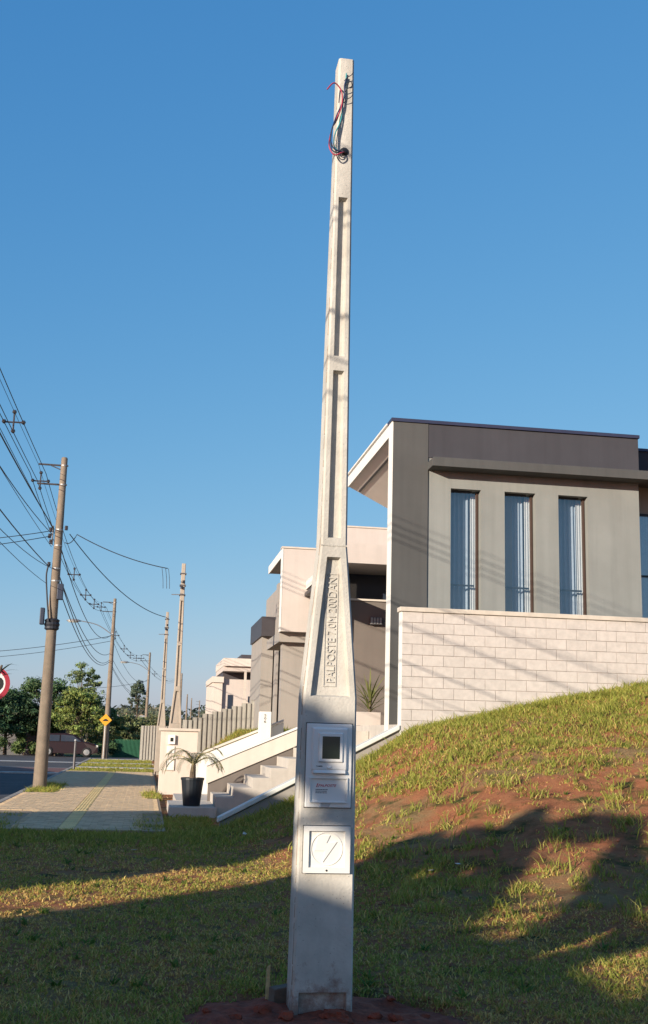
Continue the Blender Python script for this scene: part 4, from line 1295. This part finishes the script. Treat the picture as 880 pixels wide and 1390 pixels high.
# little tree and leaves round the red sign
rs = random.Random(77); g = MB(); cols = []
LT = thing('sapling', 'young broad-leaved tree with green and yellow leaves around the red-rimmed sign', 'tree', (-2.42, 16.6, 0))
for q in range(120):
    a = rs.uniform(0, 6.28); zz = rs.uniform(1.2, 2.05); r_ = rs.uniform(.05, .42)
    p = Vector((-2.22+r_*math.cos(a), 16.75+r_*.6*math.sin(a), zz))
    c = rs.choice(((.05, .11, .02), (.08, .15, .02), (.30, .24, .03), (.20, .22, .03)))
    leaf_strip(g, cols, p, (math.cos(a), math.sin(a), rs.uniform(-.2, .5)), rs.uniform(.09, .16), .028, .7, c, 4)
for p, d in (((-2.06, 16.8, 2.42), (1, 0, .25)), ((-2.08, 16.8, 2.50), (.9, .1, .2)), ((-2.12, 16.8, 2.42), (.5, -.2, .5)), ((-2.3, 16.8, 2.45), (-.6, 0, .6)), ((-2.1, 16.8, 2.35), (.55, -.3, .2)), ((-2.3, 16.8, 2.55), (.1, 0, 1))):
    leaf_strip(g, cols, p, d, .2, .042, .5, (.035, .075, .028), 5)
put('leaves', col_mesh(g, cols, 'leaves'), M['leaf'], LT)
gt = MB(); gt.tube(spline([(-2.42, 16.6, -.1), (-2.45, 16.62, .8), (-2.38, 16.7, 1.6), (-2.12, 16.8, 2.5)]), [.03]*24+[.012], 7)
for q in range(10):
    a = rs.uniform(0, 6.28); z0 = rs.uniform(1.1, 1.8)
    gt.tube([(-2.4, 16.7, z0), (-2.36+.35*math.cos(a), 16.75+.2*math.sin(a), z0+.2)], [.01, .005], 5)
gt.build('trunk', M['bark'], LT, smooth=True)

# wooded horizon: one mass
rs = random.Random(5); g = MB(); cols = []
for k in range(260):
    x = rs.uniform(-70, 60); y = rs.uniform(105, 260)
    hb = 3.2+1.6*mnoise.noise(Vector((x*.06, y*.05, 0)))+(y-105)*.018
    if abs(x-(y-67)*.06-(-2.2)) < 4: hb *= .55
    cc = rs.choice(((.055, .075, .035), (.06, .07, .035), (.11, .105, .05), (.07, .085, .035), (.13, .115, .055)))
    leaf_cloud(g, cols, (x, y, hb*.45), (3.0, 3.0, hb*.55), 260, .34, cc, rs)
put('woodland', col_mesh(g, cols, 'woodland'), M['leaf'], kind='stuff', label='wooded horizon of mixed green scrub and trees', cat='woodland')
# low rise behind
def hill(x, y): return -1+7*math.exp(-((y-420)/120)**2)*(1+.35*mnoise.noise(Vector((x*.008, 0, 3)))) + .6*mnoise.noise(Vector((x*.05, y*.05, 1)))
grid('hills', lin(-500, 500, 60), lin(230, 700, 24), hill, M['far_ground'], kind='structure')
rs = random.Random(9); g = MB(); cols = []
for k in range(170):
    x = rs.uniform(-130, 110); y = rs.uniform(300, 400)
    leaf_cloud(g, cols, (x, y, hill(x, y)+2.2), (6, 6, 3.4), 110, .9, rs.choice(((.045, .06, .035), (.055, .07, .035), (.08, .085, .045))), rs)
put('far_woodland', col_mesh(g, cols, 'far_woodland'), M['leaf'], kind='stuff', label='line of trees on the far rise, haze put into the leaf colour', cat='woodland')
# distant roofs
for k, (x, y, w, d, h) in enumerate(((-14, 205, 9, 8, 4.6), (-4.0, 215, 7, 8, 4.7), (11.5, 175, 6, 8, 2.7))):
    t = thing('distant_house', ['long low distant house with pale roof among the trees', 'small distant house with pale roof below the tall rounded tree', 'white distant house with pitched roof beyond the zinc fence'][k], 'house', (x, y, 0))
    g = MB(); g.box(x-w/2, x+w/2, y, y+d, -.3, h*.7); g.build('wall', M['parapet'], t)
    g = MB(); g.prism_x([(y-.5, h*.7), (y+d+.5, h*.7), (y+d/2, h)], x-w/2-.4, x+w/2+.4); g.build('roof', M['coping'], t)
    g = MB(); g.box(x-w*.2, x-w*.05, y-.03, y, h*.3, h*.55); g.build('window', M['dark_glass'], t)

# garden wall, railing, car across the side street
GW = thing('garden_wall', 'dark grey rendered garden wall under the trees across the side street', 'wall', (-9, 82, 0))
g = MB(); g.box(-16, -5.6, 82.0, 82.2, -.25, 2.1); g.build('wall_body', M['garden_wall'], GW)
g = MB(); g.box(-16.05, -5.55, 81.95, 82.25, 2.105, 2.18); g.build('coping', M['coping'], GW)
GF = thing('railing_fence', 'green painted vertical bar railing across the side street', 'fence', (-1.2, 79, 0))
for k in range(26):
    x = -2.1+k*.09
    g = MB(); g.box(x, x+.05, 79.0, 79.03, -.2, 1.05+.02*(k % 2)); g.build('bar', M['green_fence'], GF)
g = MB(); g.box(-2.15, .25, 79.035, 79.06, .15, .22); g.box(-2.15, .25, 79.035, 79.06, .85, .92); g.build('rail', M['green_fence'], GF)
g = MB(); g.box(-2.15, .25, 79.07, 79.09, -.2, .98); g.build('backing_mesh', M['green_fence'], GF)


def car(label, loc, paint, length=3.9, group=None):
    t = thing('parked_car', label, 'car', loc, group)
    x, y, z = loc; s_ = length/3.9
    prof = [(-1.93, .32), (-1.95, .62), (-1.88, .86), (-1.70, .93), (-1.55, 1.30), (-1.35, 1.46), (-.2, 1.50), (.35, 1.42), (1.0, .98), (1.70, .86), (1.92, .68), (1.95, .34), (1.6, .22), (-1.6, .22)]
    g = MB(); n = len(prof)
    rows = []
    for yy, k in ((-.80, .93), (-.74, 1.0), (.74, 1.0), (.80, .93)):
        rows.append([(x+a*s_*(.99 if k < 1 else 1), y+yy*(1 if b < .9 else .82), z+(b-.22)*k*s_+.22*s_) for a, b in prof])
    for r_ in rows: g.v += r_
    for q in range(3):
        for k in range(n):
            a = q*n+k; b = q*n+(k+1) % n
            g.f.append((a, b, b+n, a+n))
    g.f.append(tuple(range(n-1, -1, -1))); g.f.append(tuple(range(3*n, 4*n)))
    bd = g.build('body', paint, t, smooth=False)
    for a in (((-1.42, .98), (-.55, .98), (-.55, 1.38), (-1.28, 1.38)), ((-.47, .98), (.85, .98), (.30, 1.36), (-.47, 1.40))):
        g = MB(); g.prism_y([(x+p*s_, z+q*s_) for p, q in a], y-.695, y-.60); g.build('window', M['dark_glass'], t)
    for wx in (-1.22, 1.22):
        for sy in (-1, 1):
            g = MB()
            prof2 = [(.18, -.09), (.30, -.09), (.315, -.06), (.315, .06), (.30, .09), (.18, .09)]
            g.lathe(prof2, n=16)
            for i, v in enumerate(g.v): g.v[i] = (x+wx*s_+v[0], y+sy*.72+v[2], z+.315+v[1])
            w = g.build('wheel', M['rubber'], t, smooth=True)
            g = MB(); g.lathe([(.17, -.10), (.19, -.095), (.05, -.105)], n=12)
            for i, v in enumerate(g.v): g.v[i] = (x+wx*s_+v[0], y+sy*.72+sy*abs(v[2])*1.0, z+.315+v[1])
            g.build('rim', M['galv'], w)
    for sx in (-1, 1):
        g = MB(); g.box(x+sx*1.86*s_-.06, x+sx*1.86*s_+.06, y-.79, y-.55, z+.62, z+.78); g.build('lamp', M['print_red'] if sx < 0 else M['lamp_glass'], t)
    return t


car('dark maroon hatchback parked across the side street under the yellow-green tree', (-4.9, 75.6, -.12), M['car_paint'], 3.9)

# ------------------------------------------------------------------ houses and tree on the other side of the street (they cast the long shadows)
AV = Vector((math.sin(sh), math.cos(sh))); SV = Vector((math.cos(sh), -math.sin(sh))); TE = math.tan(R(SUN_EL))


def zroof(x, y, v):       # height whose shadow line passes at v
    return v-TE*(x*AV.x+y*AV.y)


HX = -15.0


def y_at(s_): return (SV.x*HX-s_)/(-SV.y)      # s = SV.x*X + SV.y*Y


def street_house(label, x0, x1, y0, y1, zbn, zfn, zff, zbf, wall):
    """house across the street: x0 back, x1 street front, four eave heights"""
    t = thing('street_house', label, 'house', ((x0+x1)/2, (y0+y1)/2, 0), 'houses across the street')
    low = [(x0, y0, -.3), (x1, y0, -.3), (x1, y1, -.3), (x0, y1, -.3)]
    top = [(x0, y0, zbn), (x1, y0, zfn), (x1, y1, zff), (x0, y1, zbf)]
    g = MB(); g.hexa(low+[(x, y, z-.22) for x, y, z in top]); g.build('wall', wall, t)
    g = MB(); g.hexa([(x, y, z-.215) for x, y, z in top]+top); g.build('roof', M['tile_roof'], t)
    n = max(1, int((y1-y0)/3.4)); HX = x1
    for k in range(n):
        yc = y0+(k+.5)*(y1-y0)/n
        if k == n//2 and n > 1:
            g = MB(); g.box(HX, HX+.04, yc-.5, yc+.5, .05, 2.15); d = g.build('door', M['frame_brown'], t)
            g = MB(); g.tube([(HX+.06, yc+.38, .95), (HX+.06, yc+.38, 1.25)], .015, 6); g.build('handle', M['galv'], d)
            continue
        g = MB(); g.box(HX, HX+.02, yc-.6, yc+.6, 1.0, 2.2); w = g.build('window', M['dark_glass'], t)
        g = MB(); g.box(HX, HX+.05, yc-.66, yc-.601, .95, 2.26); g.box(HX, HX+.05, yc+.601, yc+.66, .95, 2.26); g.box(HX, HX+.05, yc-.6, yc+.6, 2.201, 2.26); g.build('frame', M['white_paint'], w)
        g = MB(); g.box(HX, HX+.1, yc-.7, yc+.7, .88, .945); g.build('sill', M['coping'], w)
    return t


def y_s(x, s_): return (SV.x*x-s_)/(-SV.y)


ya = y_s(-20, -8.22)
street_house('pitched-roof house across the street behind the broad street tree', -20, -13.0, -26, ya, zroof(-20, ya, 2.9), zroof(-13, ya, 1.93), zroof(-13, ya, 1.93), zroof(-20, ya, 2.9), M['pink'])
y0, y1 = y_s(-15, -9.55), y_s(-19, -18.15)
street_house('mono-pitch house across the street, nearest neighbour of the pitched-roof one', -19, -15, y0, y1, 5.4, zroof(-15, y0, 3.9), zroof(-15, y1, 4.85), zroof(-19, y1, 3.3), M['greige'])
y0, y1 = y_s(-15, -24.85), y_s(-15, -33.4)
street_house('long low house across the street opposite the first utility pole', -23, -15, y0, y1, 5.0, zroof(-15, y0, 7.0), zroof(-15, y1, 7.5), 4.0, M['parapet'])
y0, y1 = y_s(-15, -35), y_s(-15, -50)
street_house('low house across the street before the side street', -23, -15, y0, y1, 3.4, zroof(-15, y0, 7.2), zroof(-15, y1, 8.6), 2.4, M['white_paint'])

# broad-leaved street tree across the road
def inpoly(p, poly):
    x, y = p; c = False; n = len(poly)
    for i in range(n):
        (x1, y1), (x2, y2) = poly[i], poly[(i+1) % n]
        if (y1 > y) != (y2 > y) and x < (x2-x1)*(y-y1)/(y2-y1)+x1: c = not c
    return c


CROWN = [(-8.15, 1.5), (-8.1, 2.6), (-7.64, 2.94), (-7.81, 3.18), (-7.63, 3.4), (-7.29, 3.51), (-6.98, 3.37), (-6.95, 3.61), (-6.51, 3.6), (-6.49, 3.79), (-6.33, 4.09), (-6.08, 3.73), (-5.76, 3.99), (-5.11, 4.01), (-4.8, 3.5), (-4.45, 3.26), (-4.25, 3.14), (-4.02, 3.05), (-3.6, 3.5), (-2.6, 3.2), (-1.8, 2.2), (-1.8, 1.2)]
GAPS = [[(-5.06, 2.3), (-4.95, 1.4), (-4.4, 1.4), (-4.47, 2.14), (-4.5, 2.27), (-4.73, 2.65), (-4.96, 3.17), (-5.15, 3.67), (-5.4, 3.48), (-5.8, 3.47), (-5.78, 3.35), (-5.47, 2.85)],
        [(-4.44, 1.4), (-3.9, 1.4), (-4.0, 2.36), (-4.19, 2.52), (-4.32, 2.72), (-4.48, 2.72), (-4.46, 2.4)],
        [(-3.49, 1.4), (-2.7, 1.4), (-2.85, 1.79), (-3.5, 2.32), (-3.67, 2.22)],
        [(-3.95, 2.5), (-3.85, 2.45), (-3.85, 2.62), (-4.1, 2.95), (-4.2, 2.9)],
        [(-6.15, 2.78), (-6.28, 3.0), (-6.08, 2.97)], [(-6.54, 2.66), (-6.66, 2.9), (-6.46, 2.85)]]
rs = random.Random(21)
g = MB(); cols = []; gt = MB()
TT = -9.0


def sun_pt(s_, v_, t_): 
    p = SV*s_+AV*t_
    return Vector((p.x, p.y, v_-TE*t_))


root = sun_pt(-6.0, 0, TT); root.z = -.15
BT = thing('street_tree', 'broad-leaved street tree on the opposite sidewalk before the flat-roofed house', 'tree', (root.x, root.y, -.12))
knot = sun_pt(-5.9, 1.9, TT)
gt.tube(spline([root, root.lerp(knot, .5)+Vector((.05, .05, 0)), knot], 5), [.16-.004*k for k in range(11)], 9)
for e in ((-7.4, 2.9), (-6.5, 3.6), (-6.2, 3.3), (-5.4, 3.8), (-5.2, 2.2), (-4.55, 3.0), (-3.5, 3.2), (-2.8, 2.8)):
    q = sun_pt(e[0], e[1], TT+rs.uniform(-.25, .25))
    gt.tube(spline([knot-Vector((0, 0, .2)), knot.lerp(q, .5)+Vector((0, 0, .08)), q], 5), [.06-.0045*k for k in range(11)], 6)
gt.build('trunk', M['bark'], BT, smooth=True)
cnt = 0
while cnt < 21000:
    s_, v_ = rs.uniform(-8.1, -1.8), rs.uniform(1.2, 4.12)
    if not inpoly((s_, v_), CROWN) or any(inpoly((s_, v_), q) for q in GAPS): continue
    if rs.random() < .5 and v_ < 1.9: continue
    p = sun_pt(s_, v_, TT+rs.uniform(-.5, .5))
    a = Vector((rs.gauss(0, 1), rs.gauss(0, 1), rs.gauss(0, .7))).normalized(); b = a.cross(Vector((rs.gauss(0, 1), rs.gauss(0, 1), rs.gauss(0, 1)))).normalized()
    w = rs.uniform(.035, .07); k = rs.uniform(.7, 1.3); i = len(g.v)
    g.v += [tuple(p-a*w*1.5), tuple(p+b*w*.7), tuple(p+a*w*1.5), tuple(p-b*w*.7)]; cols += [(.05*k, .085*k, .025*k)]*4; g.f.append((i, i+1, i+2, i+3)); cnt += 1
put('crown', col_mesh(g, cols, 'crown'), M['leaf'], BT)
g = MB(); g.box(-12.4, -10.02, -60, 67, -.25, .02); g.build('far_sidewalk', M['coping'], kind='structure')

# ------------------------------------------------------------------ grass
def grass():
    rs = random.Random(11)
    N3 = mnoise.noise
    P, D, Ln, Wd, C3 = [], [], [], [], []

    def add(x, y, ln, w, c, tilt):
        a = rs.uniform(0, 6.283)
        P.append((x, y, T(x, y)-.006)); D.append((math.cos(a)*tilt, math.sin(a)*tilt)); Ln.append(ln); Wd.append(w); C3.append(c)

    GREEN = ((.28, .295, .052), (.335, .34, .07), (.21, .245, .038), (.40, .375, .095))
    DRY = ((.62, .43, .15), (.50, .32, .10), (.68, .50, .19), (.40, .235, .07))

    def tuft(x, y, d, green, size=1.0):
        """d: distance from the camera, green 0..1"""
        n = int(rs.uniform(4, 13) * (1.0 if d < 14 else .8))
        size *= rs.choice((.7, .85, 1.0, 1.0, 1.25, 1.6))
        for _ in range(n):
            r_ = rs.gauss(0, .03*size*(1+d*.02)); a = rs.uniform(0, 6.283)
            g_ = rs.random() < green
            base = rs.choice(GREEN if g_ else DRY); k = rs.uniform(.75, 1.25)
            add(x+r_*math.cos(a), y+r_*math.sin(a), rs.uniform(.03, .075)*size*(1.15 if g_ else .8), .0022+.00035*d, tuple(q*k for q in base), rs.uniform(.25, 1.3 if g_ else 2.2))

    def ok(x, y):
        if x < -2.95: return False
        if y > 18.7 and -2.95 < x < -.1 and not (y < 22.9 and x < -2.15): return False
        if y > 22.45: return False
        if y > 19.75 and x > 1.3: return False
        if ((x-1.15)/.80)**2+((y-6.85)/.55)**2 < 1 : return False
        return True
    # view wedge
    area = 0
    tries = 62000
    for _ in range(tries):
        # more of them close to the camera
        y = 5.6+17.0*rs.random()**1.45
        hw = y*.36+.6
        xc = y*math.tan(YAW)
        x = xc+rs.uniform(-hw, hw*1.12)
        if not ok(x, y): continue
        d = y
        bank = sstep((T(x, y)-.05)/.5)
        n1 = N3(Vector((x*.55, y*.55, 7)))+.55*N3(Vector((x*1.7, y*1.7, 3)))+.3*N3(Vector((x*4.3, y*4.3, 5)))
        up = sstep((y-12.0-.25*(x-4))/4.5)                       # the upper bank is better covered
        if bank > .05:
            n2 = N3(Vector((x*2.6, y*2.6, 9)))+.7*N3(Vector((x*6.0, y*6.0, 1)))
            cover = .45*n1+.8*n2+.0+.70*up-.36*bank*(1-up)
            if x < 4.3 and 13 < y < 18.6: cover -= .9*(1-abs(y-15.6)/3.2)*sstep((4.6-x)/1.2)
            cover -= .45*math.exp(-((y-13.6)/1.5)**2-((x-4.6)/1.9)**2)
            if cover < 0 and rs.random() > .07: continue
            green = .42+.30*n1+.12*up+.22*min(cover, 1)
            tuft(x, y, d, min(.92, max(.15, green)), rs.uniform(.55, 1.0)*(1+.7*min(1, max(0, cover))))
        else:
            lush = sstep((y-15.5)/2.5)                            # lush near the stairs
            green = .24+.50*n1+.75*lush
            if n1 < -.55 and not lush and rs.random() > .3: continue
            tuft(x, y, d, min(.95, max(.06, green)), rs.uniform(.42, .72)*(1+.9*lush))
    # straw and clippings lying flat, a few broad-leaved weeds
    for _ in range(26000):
        y = 5.8+13.8*rs.random()**1.3; x = y*math.tan(YAW)+rs.uniform(-1, 1.1)*(y*.36+.5)
        if not ok(x, y): continue
        k = rs.uniform(.7, 1.1); b_ = rs.choice(DRY)
        add(x, y, rs.uniform(.03, .08), .002+.0003*y, tuple(q*k for q in b_), rs.uniform(5, 14))
    for _ in range(150):
        y = rs.uniform(7, 18); x = y*math.tan(YAW)+rs.uniform(-1, 1.1)*(y*.36+.5)
        if not ok(x, y): continue
        k = rs.uniform(.7, 1.1)
        for q in range(rs.randint(5, 11)):
            add(x+rs.gauss(0, .012), y+rs.gauss(0, .012), rs.uniform(.06, .13), rs.uniform(.008, .013), (.13*k, .20*k, .04*k), rs.uniform(.8, 2.5))
    # taller tufts at the wall foot, sparse bright tufts on the bank
    for _ in range(2600):
        x = rs.uniform(1.5, 9.6); y = rs.uniform(18.9, 19.7)
        if x < 4.5 and rs.random() < .35: continue
        tuft(x, y, 19, .8, 1.7)
    for _ in range(240):
        x = rs.uniform(2.0, 8.5); y = rs.uniform(9, 18)
        for q in range(4): tuft(x+rs.gauss(0, .05), y+rs.gauss(0, .05), y, .8, 2.0)
    for _ in range(2600):
        x = rs.uniform(1.6, 4.2); y = rs.uniform(28.3, 41.5)
        tuft(x, y, 22, .6, 2.2)
    for _ in range(5200):
        x = rs.uniform(-2.9, .4); y = rs.uniform(45.6, 64.5)
        if 50.0 < y < 51.4 or 56.9 < y < 58.1: continue
        tuft(x, y, 34, .7, .9)
    for _ in range(700):
        x = rs.uniform(-2.9, -2.2); y = rs.uniform(29.4, 33.9)
        tuft(x, y, 26, .7, 1.6)
    for _ in range(250):
        x = rs.uniform(.05, .42); y = rs.uniform(27.5, 30.2)
        tuft(x, y, 26, .5, 1.6)
    n = len(P)
    P, D, Ln, Wd, C3 = (np.array(q, dtype=np.float32) for q in (P, D, Ln, Wd, C3))
    a2 = rng.uniform(0, 6.283, n)
    side = np.stack([np.cos(a2), np.sin(a2), np.zeros(n)], 1)*Wd[:, None]
    nrm = np.sqrt(1+(D**2).sum(1))
    d1 = np.stack([D[:, 0]*.5, D[:, 1]*.5, np.ones(n)], 1); d1 /= np.linalg.norm(d1, axis=1)[:, None]
    d2 = np.stack([D[:, 0]*1.6, D[:, 1]*1.6, np.ones(n)*.8], 1); d2 /= np.linalg.norm(d2, axis=1)[:, None]
    mid = P+d1*(Ln*.5)[:, None]; tip = mid+d2*(Ln*.6)[:, None]
    V = np.stack([P-side, P+side, mid+side*.75, mid-side*.75, tip], 1).reshape(-1, 3)
    me = bpy.data.meshes.new('grass')
    me.vertices.add(5*n); me.vertices.foreach_set('co', V.ravel().astype(np.float32))
    b = (np.arange(n)*5)[:, None]
    loops = np.concatenate([b+np.array([[0, 1, 2, 3]]), b+np.array([[3, 2, 4]])], 1).ravel()
    me.loops.add(7*n); me.loops.foreach_set('vertex_index', loops.astype(np.int32))
    me.polygons.add(2*n)
    st = np.stack([np.arange(n)*7, np.arange(n)*7+4], 1).ravel()
    me.polygons.foreach_set('loop_start', st.astype(np.int32))
    me.update(calc_edges=True); me.validate()
    at = me.color_attributes.new('col', 'FLOAT_COLOR', 'POINT')
    col4 = np.ones((5*n, 4), dtype=np.float32); col4[:, :3] = np.repeat(C3, 5, 0)
    at.data.foreach_set('color', col4.ravel())
    put('grass', me, M['blade'], kind='stuff', label='short patchy lawn grass, green and straw coloured', cat='grass')
    print('BLADES', n)


grass()

# crumbs of earth and small stones on the bank and lawn: too many to count
rs = random.Random(31); g = MB()
for _ in range(2600):
    y = 6.2+13*rs.random()**1.2; x = rs.uniform(1.2, 8.5) if rs.random() < .75 else y*math.tan(YAW)+rs.uniform(-1, 1)*(y*.34)
    if x < -2.9: continue
    r_ = .006+.02*rs.random()**3; z = T(x, y)+r_*.2; i = len(g.v)
    for d in ((1, 0, 0), (0, 1, 0), (-1, 0, 0), (0, -1, 0), (0, 0, .8), (0, 0, -.8)):
        k = r_*rs.uniform(.6, 1.3); g.v.append((x+d[0]*k, y+d[1]*k, z+d[2]*k))
    g.f += [(i+a, i+b, i+4) for a, b in ((0, 1), (1, 2), (2, 3), (3, 0))]+[(i+b, i+a, i+5) for a, b in ((0, 1), (1, 2), (2, 3), (3, 0))]
crumb = plain('earth_crumb', (0.26, 0.11, 0.06), 0.95, 0.5, 3)
g.build('earth_crumbs', crumb, kind='stuff', label='crumbs of red earth and pebbles on the bank', cat='soil')
